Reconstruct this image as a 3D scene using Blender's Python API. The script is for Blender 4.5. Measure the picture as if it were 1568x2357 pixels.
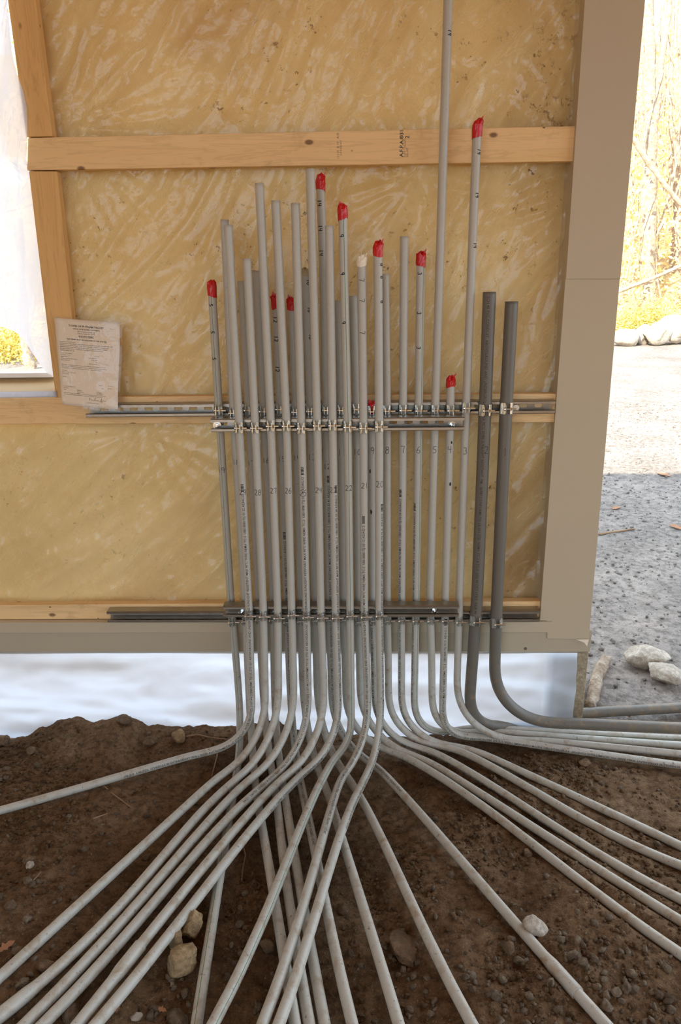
import bpy, bmesh, math, random
from mathutils import Vector, Matrix, noise
from math import sin, cos, tan, pi, radians, sqrt, atan2

random.seed(7)
for o in list(bpy.data.objects):
    bpy.data.objects.remove(o)
SC = bpy.context.scene
COL = SC.collection

# ------------------------------------------------------------------ camera
W_, H_ = 1568.0, 2357.0
F_ = 1750.0
PITCH, YAW, ROLL = radians(17.2), radians(1.5), radians(0.73)
CAMZ = 1.70
CAMP = Vector((0, 0, CAMZ))
FWD = Vector((-sin(YAW) * cos(PITCH), cos(YAW) * cos(PITCH), -sin(PITCH)))
R0 = Vector((cos(YAW), sin(YAW), 0))
U0 = R0.cross(FWD)
RGT = cos(ROLL) * R0 - sin(ROLL) * U0
UPV = cos(ROLL) * U0 + sin(ROLL) * R0
cam_d = bpy.data.cameras.new('camera')
cam_d.sensor_fit = 'VERTICAL'
cam_d.sensor_height = 24.0
cam_d.lens = 24.0 * F_ / H_
cam_d.clip_start = 0.02
cam_d.clip_end = 300
cam = bpy.data.objects.new('camera', cam_d)
COL.objects.link(cam)
M = Matrix((RGT, UPV, -FWD)).transposed().to_4x4()
M.translation = CAMP
cam.matrix_world = M
SC.camera = cam

# ------------------------------------------------------------------ light
SKY_STRENGTH, SKY_COLOR = 3.1, (0.68, 0.83, 1.0, 1)
SUN_STRENGTH, SUN_COLOR = 14.0, (1.0, 0.92, 0.78)
EXPOSURE = 0.16
wd = bpy.data.worlds.new('sky')
SC.world = wd
wd.use_nodes = True
bg = wd.node_tree.nodes['Background']
bg.inputs[0].default_value = SKY_COLOR
bg.inputs[1].default_value = SKY_STRENGTH
sd = bpy.data.lights.new('sun', 'SUN')
sd.energy = SUN_STRENGTH
sd.color = SUN_COLOR
sd.angle = radians(0.6)
sun = bpy.data.objects.new('sun', sd)
COL.objects.link(sun)
EL, AZ = radians(38), radians(35)
sdir = Vector((sin(AZ) * cos(EL), cos(AZ) * cos(EL), -sin(EL)))
sun.rotation_euler = sdir.to_track_quat('-Z', 'Y').to_euler()
sun.location = (-4, -6, 8)
vs = SC.view_settings
vs.view_transform = 'Standard'
vs.look = 'None'
vs.exposure = EXPOSURE
vs.gamma = 1.0
vs.use_curve_mapping = False

# ------------------------------------------------------------------ measuring the photograph
def ray(px, py):
    return (FWD + RGT * ((px - W_ / 2) / F_) + UPV * ((H_ / 2 - py) / F_))

def P(px, py, Y):
    d = ray(px, py)
    return CAMP + d * (Y / d.y)

def smooth(t):
    t = max(0.0, min(1.0, t))
    return t * t * (3 - 2 * t)

def zramp(y):
    return 0.13 * smooth((2.35 - y) / 1.05)

def G(px, py, off=0.0, base=zramp):
    d = ray(px, py)
    z = off
    p = CAMP
    for _ in range(12):
        t = (z - CAMZ) / d.z
        p = CAMP + d * t
        z = 0.5 * z + 0.5 * (base(p.y) + off)
    return p

def depth_of(p):
    return (p - CAMP).dot(FWD)

# ------------------------------------------------------------------ helpers: objects
def tag(o, label=None, cat=None, group=None, kind=None):
    if label: o['label'] = label
    if cat: o['category'] = cat
    if group: o['group'] = group
    if kind: o['kind'] = kind
    return o

def empty(name, loc):
    o = bpy.data.objects.new(name, None)
    o.empty_display_size = 0.05
    COL.objects.link(o)
    o.location = loc
    return o

class MB:
    def __init__(self):
        self.v, self.f, self.mi = [], [], []
    def add(self, vs_, fs_, mi=0):
        n = len(self.v)
        self.v += [tuple(p) for p in vs_]
        self.f += [tuple(i + n for i in f) for f in fs_]
        self.mi += [mi] * len(fs_)
    def box(self, x0, x1, y0, y1, z0, z1, mi=0):
        self.hexa([(x0, y0, z0), (x1, y0, z0), (x1, y1, z0), (x0, y1, z0),
                   (x0, y0, z1), (x1, y0, z1), (x1, y1, z1), (x0, y1, z1)], mi)
    def hexa(self, c, mi=0):
        self.add(c, [(3, 2, 1, 0), (4, 5, 6, 7), (0, 1, 5, 4), (1, 2, 6, 5), (2, 3, 7, 6), (3, 0, 4, 7)], mi)
    def cyl(self, a, b, r0, r1=None, n=16, caps=True, mi=0):
        r1 = r0 if r1 is None else r1
        a, b = Vector(a), Vector(b)
        t = (b - a).normalized()
        u = t.orthogonal().normalized()
        w = t.cross(u)
        vv = []
        for c, r in ((a, r0), (b, r1)):
            for i in range(n):
                an = 2 * pi * i / n
                vv.append(c + u * (r * cos(an)) + w * (r * sin(an)))
        ff = [(i, (i + 1) % n, n + (i + 1) % n, n + i) for i in range(n)]
        if caps:
            ff += [tuple(range(n - 1, -1, -1)), tuple(range(n, 2 * n))]
        self.add(vv, ff, mi)
    def tube(self, pts, rads, n=8, mi=0, jitter=0.0):
        pts = [Vector(p) for p in pts]
        t = (pts[1] - pts[0]).normalized()
        u = t.orthogonal().normalized()
        vv, ff = [], []
        for k, p in enumerate(pts):
            if 0 < k < len(pts) - 1: t = (pts[k + 1] - pts[k - 1]).normalized()
            elif k == len(pts) - 1: t = (pts[k] - pts[k - 1]).normalized()
            u = (u - t * u.dot(t)).normalized()
            w = t.cross(u)
            r = rads[k] if isinstance(rads, (list, tuple)) else rads
            for i in range(n):
                an = 2 * pi * i / n
                rr = r * (1 + jitter * noise.noise(p * 9 + Vector((cos(an) * 2, sin(an) * 2, 3))))
                vv.append(p + u * (rr * cos(an)) + w * (rr * sin(an)))
        m = len(pts)
        for k in range(m - 1):
            for i in range(n):
                j = (i + 1) % n
                ff.append((k * n + i, k * n + j, (k + 1) * n + j, (k + 1) * n + i))
        ff += [tuple(range(n - 1, -1, -1)), tuple((m - 1) * n + i for i in range(n))]
        self.add(vv, ff, mi)
    def build(self, name, mats, parent=None, origin=None, smooth_=False, bevel=0, solid=0):
        if origin is None:
            origin = Vector((0, 0, 0))
            if parent is None and self.v:
                xs = [p[0] for p in self.v]; ys = [p[1] for p in self.v]; zs = [p[2] for p in self.v]
                origin = Vector(((min(xs) + max(xs)) / 2, (min(ys) + max(ys)) / 2, min(zs)))
            elif parent is not None:
                origin = Vector(parent['_o']) if '_o' in parent else Vector(parent.location)
        origin = Vector(origin)
        me = bpy.data.meshes.new(name)
        me.from_pydata([(p[0] - origin.x, p[1] - origin.y, p[2] - origin.z) for p in self.v], [], self.f)
        if not isinstance(mats, (list, tuple)): mats = [mats]
        for m in mats: me.materials.append(m)
        me.polygons.foreach_set('material_index', self.mi)
        if smooth_:
            me.polygons.foreach_set('use_smooth', [True] * len(me.polygons))
        me.update()
        o = bpy.data.objects.new(name, me)
        COL.objects.link(o)
        if parent is not None:
            o.parent = parent
            o.location = origin - world_loc(parent)
        else:
            o.location = origin
        if bevel:
            b = o.modifiers.new('bevel', 'BEVEL'); b.width = bevel; b.segments = 2; b.limit_method = 'ANGLE'
            b.angle_limit = radians(40)
        if solid:
            s = o.modifiers.new('solid', 'SOLIDIFY'); s.thickness = solid; s.offset = 0
        return o

def world_loc(o):
    p = Vector(o.location)
    while o.parent:
        o = o.parent
        p += Vector(o.location)
    return p

def grid_mesh(nx, ny, fn, keep=None):
    vv = [fn(i / nx, j / ny) for j in range(ny + 1) for i in range(nx + 1)]
    ff = []
    for j in range(ny):
        for i in range(nx):
            if keep is None or keep((i + .5) / nx, (j + .5) / ny):
                a = j * (nx + 1) + i
                ff.append((a, a + 1, a + nx + 2, a + nx + 1))
    return vv, ff

# ------------------------------------------------------------------ helpers: materials
def s2l(c):
    return tuple(((x / 255) / 12.92 if x / 255 <= 0.04045 else ((x / 255 + 0.055) / 1.055) ** 2.4) for x in c) + (1,)

class NT:
    def __init__(self, name):
        self.m = bpy.data.materials.new(name)
        self.m.use_nodes = True
        self.t = self.m.node_tree
        self.n = self.t.nodes
        self.bsdf = self.n['Principled BSDF']
        self.out = self.n['Material Output']
        self._pos = None
    def node(self, typ, **kw):
        x = self.n.new(typ)
        for k, v in kw.items():
            if k.startswith('i_'):
                x.inputs[k[2:].replace('_', ' ')].default_value = v
            else:
                setattr(x, k, v)
        return x
    def link(self, a, b):
        self.t.links.new(a, b)
    def pos(self, scale=(1, 1, 1), rot=(0, 0, 0)):
        if self._pos is None:
            self._pos = self.node('ShaderNodeNewGeometry').outputs['Position']
        mp = self.node('ShaderNodeMapping')
        mp.inputs['Scale'].default_value = scale
        mp.inputs['Rotation'].default_value = rot
        self.link(self._pos, mp.inputs['Vector'])
        return mp.outputs['Vector']
    def noise(self, scale, detail=4, rough=0.55, vec=None, dist=0.0):
        x = self.node('ShaderNodeTexNoise')
        x.inputs['Scale'].default_value = scale
        x.inputs['Detail'].default_value = detail
        x.inputs['Roughness'].default_value = rough
        x.inputs['Distortion'].default_value = dist
        self.link(vec if vec is not None else self.pos(), x.inputs['Vector'])
        return x.outputs['Fac']
    def ramp(self, fac, stops, interp='LINEAR'):
        r = self.node('ShaderNodeValToRGB')
        cr = r.color_ramp
        cr.interpolation = interp
        while len(cr.elements) < len(stops): cr.elements.new(0.5)
        for e, (p, c) in zip(cr.elements, stops):
            e.position = p
            e.color = c if len(c) == 4 else tuple(c) + (1,)
        self.link(fac, r.inputs[0])
        return r.outputs[0]
    def mix(self, fac, a, b, mode='MIX'):
        x = self.node('ShaderNodeMix', data_type='RGBA', blend_type=mode)
        for s, v in ((0, fac), (6, a), (7, b)):
            if hasattr(v, 'is_output'): self.link(v, x.inputs[s])
            elif s == 0: x.inputs[0].default_value = v
            else: x.inputs[s].default_value = v
        return x.outputs[2]
    def math(self, op, a, b=0.0, clamp=False):
        x = self.node('ShaderNodeMath', operation=op, use_clamp=clamp)
        for s, v in ((0, a), (1, b)):
            if hasattr(v, 'is_output'): self.link(v, x.inputs[s])
            else: x.inputs[s].default_value = v
        return x.outputs[0]
    def bump(self, h, strength=0.3, dist=0.01):
        b = self.node('ShaderNodeBump')
        b.inputs['Strength'].default_value = strength
        b.inputs['Distance'].default_value = dist
        self.link(h, b.inputs['Height'])
        self.link(b.outputs[0], self.bsdf.inputs['Normal'])
        return b.outputs[0]
    def setp(self, color=None, rough=None, metal=None, **kw):
        B = self.bsdf.inputs
        if color is not None:
            if hasattr(color, 'is_output'): self.link(color, B['Base Color'])
            else: B['Base Color'].default_value = color
        if rough is not None:
            if hasattr(rough, 'is_output'): self.link(rough, B['Roughness'])
            else: B['Roughness'].default_value = rough
        if metal is not None: B['Metallic'].default_value = metal
        for k, v in kw.items():
            B[k.replace('_', ' ')].default_value = v
        return self.m

BLACK, WHITE = (0, 0, 0, 1), (1, 1, 1, 1)

def mat_conduit(name, base, dark):
    t = NT(name)
    fine = t.noise(160, 3, .6)
    c = t.mix(t.math('MULTIPLY', fine, .35), base, dark)
    # smears and specks of soil on the lengths that lie in the dirt
    sep = t.node('ShaderNodeSeparateXYZ'); t.link(t.pos(), sep.inputs[0])
    low = t.ramp(sep.outputs[2], [(0.28, (1, 1, 1)), (0.42, (0, 0, 0))])
    smear = t.ramp(t.noise(22, 5, .65, dist=.6), [(0.50, (0, 0, 0)), (0.70, (1, 1, 1))])
    speck = t.ramp(t.noise(75, 4, .7), [(0.62, (0, 0, 0)), (0.70, (1, 1, 1))])
    f1 = t.math('MULTIPLY', t.math('MULTIPLY', smear, low), .75)
    c = t.mix(f1, c, s2l((146, 122, 92)))
    f2 = t.math('MULTIPLY', t.math('MULTIPLY', speck, low), .75)
    c = t.mix(f2, c, s2l((92, 70, 48)))
    sp = t.ramp(t.noise(120, 2, .5), [(0.74, (0, 0, 0)), (0.78, (1, 1, 1))])
    c = t.mix(t.math('MULTIPLY', sp, .5), c, s2l((90, 80, 62)))
    t.bump(fine, .06, .002)
    return t.setp(c, 0.42, Specular_IOR_Level=0.45)

def mat_flat(name, c, rough=.6, metal=0, bump=0, var=0.0, vscale=12):
    t = NT(name)
    col = c
    if var:
        col = t.mix(t.noise(vscale, 4, .6), tuple(x * (1 - var) for x in c[:3]) + (1,), tuple(min(1, x * (1 + var)) for x in c[:3]) + (1,))
    if bump: t.bump(t.noise(90, 4), bump, .003)
    return t.setp(col, rough, metal)

def mat_wood(name, c0, c1, axis='x'):
    t = NT(name)
    sc = (1.1, 14, 14) if axis == 'x' else (14, 14, 1.1)
    v = t.pos(sc)
    n1 = t.noise(2.2, 5, .62, v, 1.2)
    rings = t.math('SINE', t.math('MULTIPLY', n1, 34.0))
    rings = t.math('MULTIPLY_ADD', rings, .5) if False else t.math('ADD', t.math('MULTIPLY', rings, .5), .5)
    c = t.mix(t.noise(1.6, 3, .5, v), c0, c1)
    c = t.mix(t.math('MULTIPLY', t.ramp(rings, [(.55, (0, 0, 0)), (.95, (1, 1, 1))]), .22), c, tuple(x * .55 for x in c1[:3]) + (1,))
    stain = t.ramp(t.noise(5.5, 6, .7), [(.58, (0, 0, 0)), (.74, (1, 1, 1))])
    c = t.mix(t.math('MULTIPLY', stain, .35), c, s2l((110, 78, 40)))
    vo = t.node('ShaderNodeTexVoronoi'); vo.inputs['Scale'].default_value = 1.0
    t.link(t.pos((5, 9, 9) if axis == 'x' else (9, 9, 5)), vo.inputs['Vector'])
    kn = t.ramp(vo.outputs['Distance'], [(.05, (1, 1, 1)), (.085, (0, 0, 0))])
    c = t.mix(t.math('MULTIPLY', kn, .8), c, s2l((92, 52, 28)))
    vk = t.node('ShaderNodeTexVoronoi'); vk.inputs['Scale'].default_value = 1.0
    t.link(t.pos((13, 20, 20) if axis == 'x' else (20, 20, 13)), vk.inputs['Vector'])
    c = t.mix(t.math('MULTIPLY', t.ramp(vk.outputs['Distance'], [(.045, (1, 1, 1)), (.07, (0, 0, 0))]), .85), c, s2l((84, 50, 28)))
    t.bump(n1, .12, .004)
    return t.setp(c, .68, Specular_IOR_Level=.25)

def mat_soil(name, a, b, c3, sc=1.0, bump=1.0, gran=(1, 1)):
    t = NT(name)
    n1 = t.noise(3.0 * sc, 6, .6)
    n2 = t.noise(38 * sc, 6, .72)
    n3 = t.noise(150 * sc, 4, .7)
    c = t.ramp(n1, [(.32, a), (.5, b), (.68, c3)])
    c = t.mix(t.math('MULTIPLY', t.ramp(n2, [(.38, (1, 1, 1)), (.56, (0, 0, 0))]), .62), c, tuple(x * .35 for x in a[:3]) + (1,))
    c = t.mix(t.math('MULTIPLY', t.ramp(n3, [(.58, (0, 0, 0)), (.74, (1, 1, 1))]), .5), c, tuple(min(1, x * 2.1) for x in c3[:3]) + (1,))
    h = t.math('ADD', t.math('MULTIPLY', n2, 1.0), t.math('MULTIPLY', n3, .35))
    t.bump(h, .9 * bump, .02)
    return t.setp(c, .97, Specular_IOR_Level=.1)

def mat_stone(name, a, b, rough=.9):
    t = NT(name)
    n1 = t.noise(14, 6, .65); n2 = t.noise(70, 5, .7)
    c = t.ramp(n1, [(.35, a), (.62, b)])
    c = t.mix(t.math('MULTIPLY', t.ramp(n2, [(.42, (1, 1, 1)), (.6, (0, 0, 0))]), .45), c, tuple(x * .45 for x in a[:3]) + (1,))
    t.bump(t.math('ADD', n1, n2), .7, .02)
    return t.setp(c, rough, Specular_IOR_Level=.15)

def mat_film(name, cover_lo, cover_hi, tint, rough=.18, translucent=0.0, streak_rot=0.85, streaks=True, spots=False, spec=.12):
    t = NT(name)
    t.n.remove(t.bsdf)
    # film haze plus painted fold highlights: thin bright crease lines, broad pale zones
    v = t.pos((1, 1, 1), (0, streak_rot, 0))
    vm = t.node('ShaderNodeMapping'); vm.inputs['Scale'].default_value = (.9, 1, 6)
    t.link(v, vm.inputs['Vector'])
    nb = t.noise(1.1, 3, .5, vm.outputs[0], .3)
    broad = t.ramp(nb, [(.38, (0, 0, 0)), (.66, (1, 1, 1))])
    cr = t.math('ABSOLUTE', t.math('SUBTRACT', t.noise(2.6, 4, .6, vm.outputs[0], .9), .5))
    crease = t.ramp(cr, [(0.0, (1, 1, 1)), (.012, (0, 0, 0))])
    gate = t.ramp(t.noise(3.5, 3, .6), [(.52, (0, 0, 0)), (.64, (1, 1, 1))])
    crk = t.math('ABSOLUTE', t.math('SUBTRACT', t.noise(16, 5, .7, None, 1.5), .5))
    crk = t.math('MULTIPLY', t.ramp(crk, [(0.0, (1, 1, 1)), (.03, (0, 0, 0))]), gate)
    k = t.math('ADD', t.math('MULTIPLY', crease, 1.0), t.math('MULTIPLY', crk, .8), True)
    f = t.math('ADD', cover_lo, t.math('MULTIPLY', broad, cover_hi - cover_lo))
    if streaks: f = t.math('ADD', f, t.math('MULTIPLY', k, .17), True)
    dif = t.node('ShaderNodeBsdfDiffuse'); dif.inputs['Color'].default_value = tint
    if translucent:
        tr = t.node('ShaderNodeBsdfTranslucent'); tr.inputs['Color'].default_value = tint
        mx = t.node('ShaderNodeMixShader'); mx.inputs[0].default_value = translucent
        t.link(dif.outputs[0], mx.inputs[1]); t.link(tr.outputs[0], mx.inputs[2])
        body = mx.outputs[0]
    else:
        body = dif.outputs[0]
    tp = t.node('ShaderNodeBsdfTransparent')
    m1 = t.node('ShaderNodeMixShader'); t.link(f, m1.inputs[0])
    t.link(tp.outputs[0], m1.inputs[1]); t.link(body, m1.inputs[2])
    gl = t.node('ShaderNodeBsdfGlossy'); gl.inputs['Roughness'].default_value = rough
    gl.inputs['Color'].default_value = (1, 1, 1, 1)
    bmp = t.node('ShaderNodeBump'); bmp.inputs['Strength'].default_value = .5; bmp.inputs['Distance'].default_value = .02
    t.link(t.math('ADD', nb, t.noise(9, 4, .6)), bmp.inputs['Height'])
    t.link(bmp.outputs[0], gl.inputs['Normal'])
    lw = t.node('ShaderNodeLayerWeight'); lw.inputs[0].default_value = .5
    m2 = t.node('ShaderNodeMixShader')
    t.link(t.math('ADD', t.math('MULTIPLY', t.math('POWER', lw.outputs['Facing'], 3.0), .45), spec * .25, True), m2.inputs[0])
    t.link(m1.outputs[0], m2.inputs[1]); t.link(gl.outputs[0], m2.inputs[2])
    last = m2.outputs[0]
    if spots:
        sp = t.math('MULTIPLY', t.ramp(t.noise(34, 5, .75), [(.61, (0, 0, 0)), (.66, (1, 1, 1))]),
                    t.ramp(t.noise(2.4, 3, .5), [(.50, (0, 0, 0)), (.62, (1, 1, 1))]))
        sx = t.node('ShaderNodeSeparateXYZ'); t.link(t.pos(), sx.inputs[0])
        corner = t.math('MULTIPLY', t.ramp(sx.outputs[0], [(.36, (0, 0, 0)), (.52, (1, 1, 1))]),
                        t.ramp(t.math('MULTIPLY', sx.outputs[2], .3), [(.60, (0, 0, 0)), (.66, (1, 1, 1))]))
        sp2 = t.math('MULTIPLY', t.ramp(t.noise(42, 6, .8), [(.54, (0, 0, 0)), (.60, (1, 1, 1))]), t.math('MULTIPLY', corner, t.ramp(t.noise(7, 3, .6), [(.45, (0, 0, 0)), (.6, (1, 1, 1))])))
        sp = t.math('ADD', sp, sp2, True)
        sd_ = t.node('ShaderNodeBsdfDiffuse'); sd_.inputs['Color'].default_value = s2l((98, 66, 30))
        m3 = t.node('ShaderNodeMixShader'); t.link(t.math('MULTIPLY', sp, .75), m3.inputs[0])
        t.link(last, m3.inputs[1]); t.link(sd_.outputs[0], m3.inputs[2])
        last = m3.outputs[0]
    t.link(last, t.out.inputs['Surface'])
    return t.m

M_ = {}
M_['pvc'] = mat_conduit('grey_pvc', s2l((186, 183, 172)), s2l((144, 138, 125)))
M_['pvc_dark'] = mat_conduit('dark_grey_pvc', s2l((110, 105, 95)), s2l((88, 83, 74)))
M_['ink'] = mat_flat('black_ink', s2l((34, 30, 30)), .6)
M_['ink_print'] = mat_flat('laser_print', s2l((52, 46, 42)), .7)
M_['ink_soft'] = mat_flat('faded_ink', s2l((92, 86, 78)), .7)
M_['ink_dark_pipe'] = mat_flat('pipe_print_ink', s2l((62, 56, 54)), .7)
M_['green'] = mat_flat('green_stripe_paint', s2l((58, 120, 84)), .6)
M_['red_tape'] = mat_flat('red_vinyl_tape', s2l((192, 14, 18)), .3, bump=.3, var=.15)
M_['white_tape'] = mat_flat('white_vinyl_tape', s2l((232, 222, 200)), .4, bump=.3)
M_['clear_tape'] = mat_flat('dusty_tape', s2l((176, 160, 125)), .35, bump=.3)
M_['zinc'] = mat_flat('bright_zinc', (.80, .84, .84, 1), .22, 1)
M_['galv'] = mat_flat('galvanised_steel', (.36, .33, .28, 1), .38, 1, bump=.15, var=.2, vscale=30)
M_['wood_x'] = mat_wood('pine_lengthwise', s2l((240, 206, 154)), s2l((224, 184, 128)), 'x')
M_['wood_z'] = mat_wood('pine_upright', s2l((228, 184, 122)), s2l((208, 162, 100)), 'z')
M_['steel_white'] = mat_flat('painted_trim_steel', s2l((188, 173, 146)), .45, var=.03, vscale=3)
M_['steel_grey'] = mat_flat('painted_base_steel', s2l((178, 165, 140)), .45, var=.03, vscale=3)
M_['soil'] = mat_soil('dark_brown_soil', s2l((92, 69, 48)), s2l((122, 95, 69)), s2l((146, 120, 93)))
M_['clod'] = mat_soil('soil_clod', s2l((104, 80, 56)), s2l((126, 100, 74)), s2l((150, 124, 96)), sc=2)
M_['dirt_warm'] = mat_soil('warm_leafy_dirt', s2l((138, 104, 66)), s2l((150, 116, 76)), s2l((160, 128, 84)))
M_['grit'] = mat_stone('grey_grit', s2l((120, 112, 106)), s2l((160, 152, 142)))
M_['dirt_out'] = mat_soil('grey_gravel_dirt', s2l((128, 119, 111)), s2l((150, 140, 131)), s2l((168, 156, 145)), sc=.6)
M_['pebble'] = mat_stone('pebble_stone', s2l((100, 84, 68)), s2l((136, 120, 100)))
M_['tan_stone'] = mat_stone('tan_stone', s2l((140, 116, 84)), s2l((188, 160, 122)))
M_['pale_stone'] = mat_stone('pale_stone', s2l((180, 166, 148)), s2l((218, 206, 188)))
M_['brown_stone'] = mat_stone('brown_stone', s2l((104, 84, 64)), s2l((138, 114, 90)))
M_['concrete'] = mat_stone('concrete', s2l((170, 152, 124)), s2l((186, 168, 138)))
M_['paper'] = mat_flat('paper', s2l((224, 208, 186)), .8, var=.03)
M_['plywood'] = mat_flat('plywood', s2l((205, 178, 135)), .8, var=.08, vscale=3)
M_['roofing'] = mat_flat('roof_underside', s2l((196, 158, 104)), .8)
M_['bark'] = mat_stone('bark', s2l((154, 130, 108)), s2l((204, 186, 164)))
M_['twig'] = mat_flat('dry_twig', s2l((140, 112, 84)), .85, var=.25, vscale=60)
M_['dry_leaf'] = mat_flat('dry_leaf', s2l((150, 104, 70)), .8, var=.2, vscale=60)
M_['leaf'] = mat_flat('autumn_leaf', s2l((226, 192, 116)), .8, var=.3, vscale=1.3)
M_['shrub'] = mat_flat('shrub_leaf', s2l((206, 184, 92)), .8, var=.35, vscale=2)
M_['litter'] = mat_soil('leaf_litter', s2l((190, 150, 104)), s2l((216, 184, 126)), s2l((190, 140, 104)), sc=.5)
M_['white_frame'] = mat_flat('white_window_vinyl', s2l((226, 226, 222)), .5)
M_['film_wall'] = mat_film('clear_poly_over_insulation', .02, .34, s2l((248, 230, 176)), .2, spots=True)
M_['film_bottom'] = mat_film('translucent_poly', .80, .97, s2l((216, 222, 232)), .25, translucent=.78, streak_rot=.15, streaks=False)
M_['film_curtain'] = mat_film('milky_poly', .88, .99, s2l((230, 232, 238)), .3, translucent=.60, streak_rot=1.2)
M_['sleeve'] = mat_film('clear_sleeve', .01, .05, s2l((230, 220, 200)), .08, spec=.1, streaks=False)

def mat_insulation():
    t = NT('yellow_glass_wool')
    n1 = t.noise(2.0, 5, .55)
    n2 = t.noise(22, 6, .7)
    c = t.ramp(n1, [(.30, s2l((220, 190, 128))), (.50, s2l((238, 211, 150))), (.72, s2l((247, 225, 168)))])
    c = t.mix(t.math('MULTIPLY', n2, .22), c, s2l((188, 150, 86)))
    st = t.ramp(t.noise(1.1, 4, .6), [(.56, (0, 0, 0)), (.72, (1, 1, 1))])
    c = t.mix(t.math('MULTIPLY', st, .5), c, s2l((176, 124, 62)))
    # wool turns darker brown in the bays on the right, most at lower right
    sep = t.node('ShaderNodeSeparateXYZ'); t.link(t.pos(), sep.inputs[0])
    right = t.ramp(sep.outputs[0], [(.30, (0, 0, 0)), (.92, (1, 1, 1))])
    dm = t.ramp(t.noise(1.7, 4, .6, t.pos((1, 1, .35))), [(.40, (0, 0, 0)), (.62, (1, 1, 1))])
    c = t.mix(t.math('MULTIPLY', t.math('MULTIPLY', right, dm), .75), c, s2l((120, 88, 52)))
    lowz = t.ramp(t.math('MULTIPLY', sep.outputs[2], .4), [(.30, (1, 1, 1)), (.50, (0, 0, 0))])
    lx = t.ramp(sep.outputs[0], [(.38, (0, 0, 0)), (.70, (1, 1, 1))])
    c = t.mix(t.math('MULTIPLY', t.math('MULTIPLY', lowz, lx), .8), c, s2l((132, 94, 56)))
    edge = t.ramp(sep.outputs[0], [(.60, (0, 0, 0)), (.76, (1, 1, 1))])  # shade of the dark cavity beside the corner trim, painted into the wool
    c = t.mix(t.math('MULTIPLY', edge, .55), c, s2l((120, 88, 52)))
    t.bump(n2, .4, .01)
    return t.setp(c, .95, Specular_IOR_Level=.05)
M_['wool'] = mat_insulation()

# ------------------------------------------------------------------ depths (metres from the camera along +y)
YF, YB = 2.42, 2.51            # axes of the front and rear conduit rows
YBIG = 2.502
YSF, YSB = 2.4345, 2.5245      # faces of the front and rear strut channels
YG = 2.566                     # face of the wooden girts
YFILM, YWOOL = 2.612, 2.650
RS, RB = 0.0134, 0.0210
GROUND_TOP_AT_WALL = [(-3, 1700), (0, 1700), (58, 1697), (120, 1668), (180, 1655), (217, 1668), (250, 1655), (285, 1644), (310, 1652), (340, 1676),
                      (420, 1672), (545, 1672), (640, 1660), (700, 1690), (760, 1686), (830, 1690), (900, 1698), (1000, 1690), (1568, 1690)]

def ztop_wall(x):
    pts = ztop_wall.pts
    for (x0, z0), (x1, z1) in zip(pts, pts[1:]):
        if x <= x1:
            return z0 + (z1 - z0) * max(0, min(1, (x - x0) / (x1 - x0)))
    return pts[-1][1]
ztop_wall.pts = [(P(a, b, YFILM).x, P(a, b, YFILM).z) for a, b in GROUND_TOP_AT_WALL]
ztop_wall.pts[0] = (-3.0, 0.0)

def fbm(x, y, s, o=4):
    return noise.fractal(Vector((x * s, y * s, 1.7)), 1.0, 2.0, o)

def gz(x, y):
    z = zramp(y) + 0.012
    k = smooth(1 - abs(y - 2.60) / 0.40)
    if y > 2.6: k = smooth(1 - (y - 2.6) / 0.8)
    z = z * (1 - k) + ztop_wall(x) * k
    # dug trench under the conduits
    w = math.exp(-((x + 0.12) / 0.34) ** 2) * smooth((2.45 - y) / .2) * smooth((y - 0.9) / .5)
    z -= 0.060 * w
    z += 0.030 * smooth((-x - .55) / .3) * smooth((2.4 - y) / .3)
    return z

def gfull(x, y):
    return gz(x, y) + 0.016 * fbm(x, y, 4, 4) + 0.010 * fbm(x + 9, y, 18, 4) + .0045 * fbm(x, y + 4, 70, 2)

def gout(x, y):
    z = .03 + .27 * smooth((y - 3) / 13.0)
    if y > 17: z += (y - 17) * .36 * smooth((y - 17) / 4)
    if y < 0.2: z = .10 + .0 * y
    z += .05 * fbm(x, y, .35, 3) + 0.012 * fbm(x, y, 3, 3)
    if y < 14: z += .010 * fbm(x, y, 12, 3)
    return z

# ------------------------------------------------------------------ the setting
mb = MB()
x0, x1, y0, y1 = -2.6, 2.4, 0.25, 2.88
nx, ny = 600, 324
def fn(u, v):
    x, y = x0 + (x1 - x0) * u, y0 + (y1 - y0) * v
    z = gfull(x, y)
    e = min(1, min(x - x0, x1 - x, y - y0, (y1 - y) * 1.5) / .25)
    e = smooth(e)
    if y > 2.64: e *= smooth(1 - (y - 2.64) / .3)
    zz = z * e + gout(x, y) * (1 - e)
    if y > 2.76: zz = zz * (1 - smooth((y - 2.76) / .06)) + (gout(x, y) - .004) * smooth((y - 2.76) / .06)
    return (x, y, zz)
vv, ff = grid_mesh(nx, ny, fn)
mb.add(vv, ff)
for i, f in enumerate(mb.f):        # the grey yard dirt reaches in past the corner of the wall
    p = mb.v[f[0]]
    if p[0] > .72 + .1 * fbm(p[0], p[1], 4, 3) and p[1] > 2.50 + .12 * fbm(p[0], p[1] + 3, 3, 3): mb.mi[i] = 1
tag(mb.build('ground', [M_['soil'], M_['dirt_out']], smooth_=True), 'bare brown soil floor under the conduits', 'ground', kind='structure')

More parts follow.
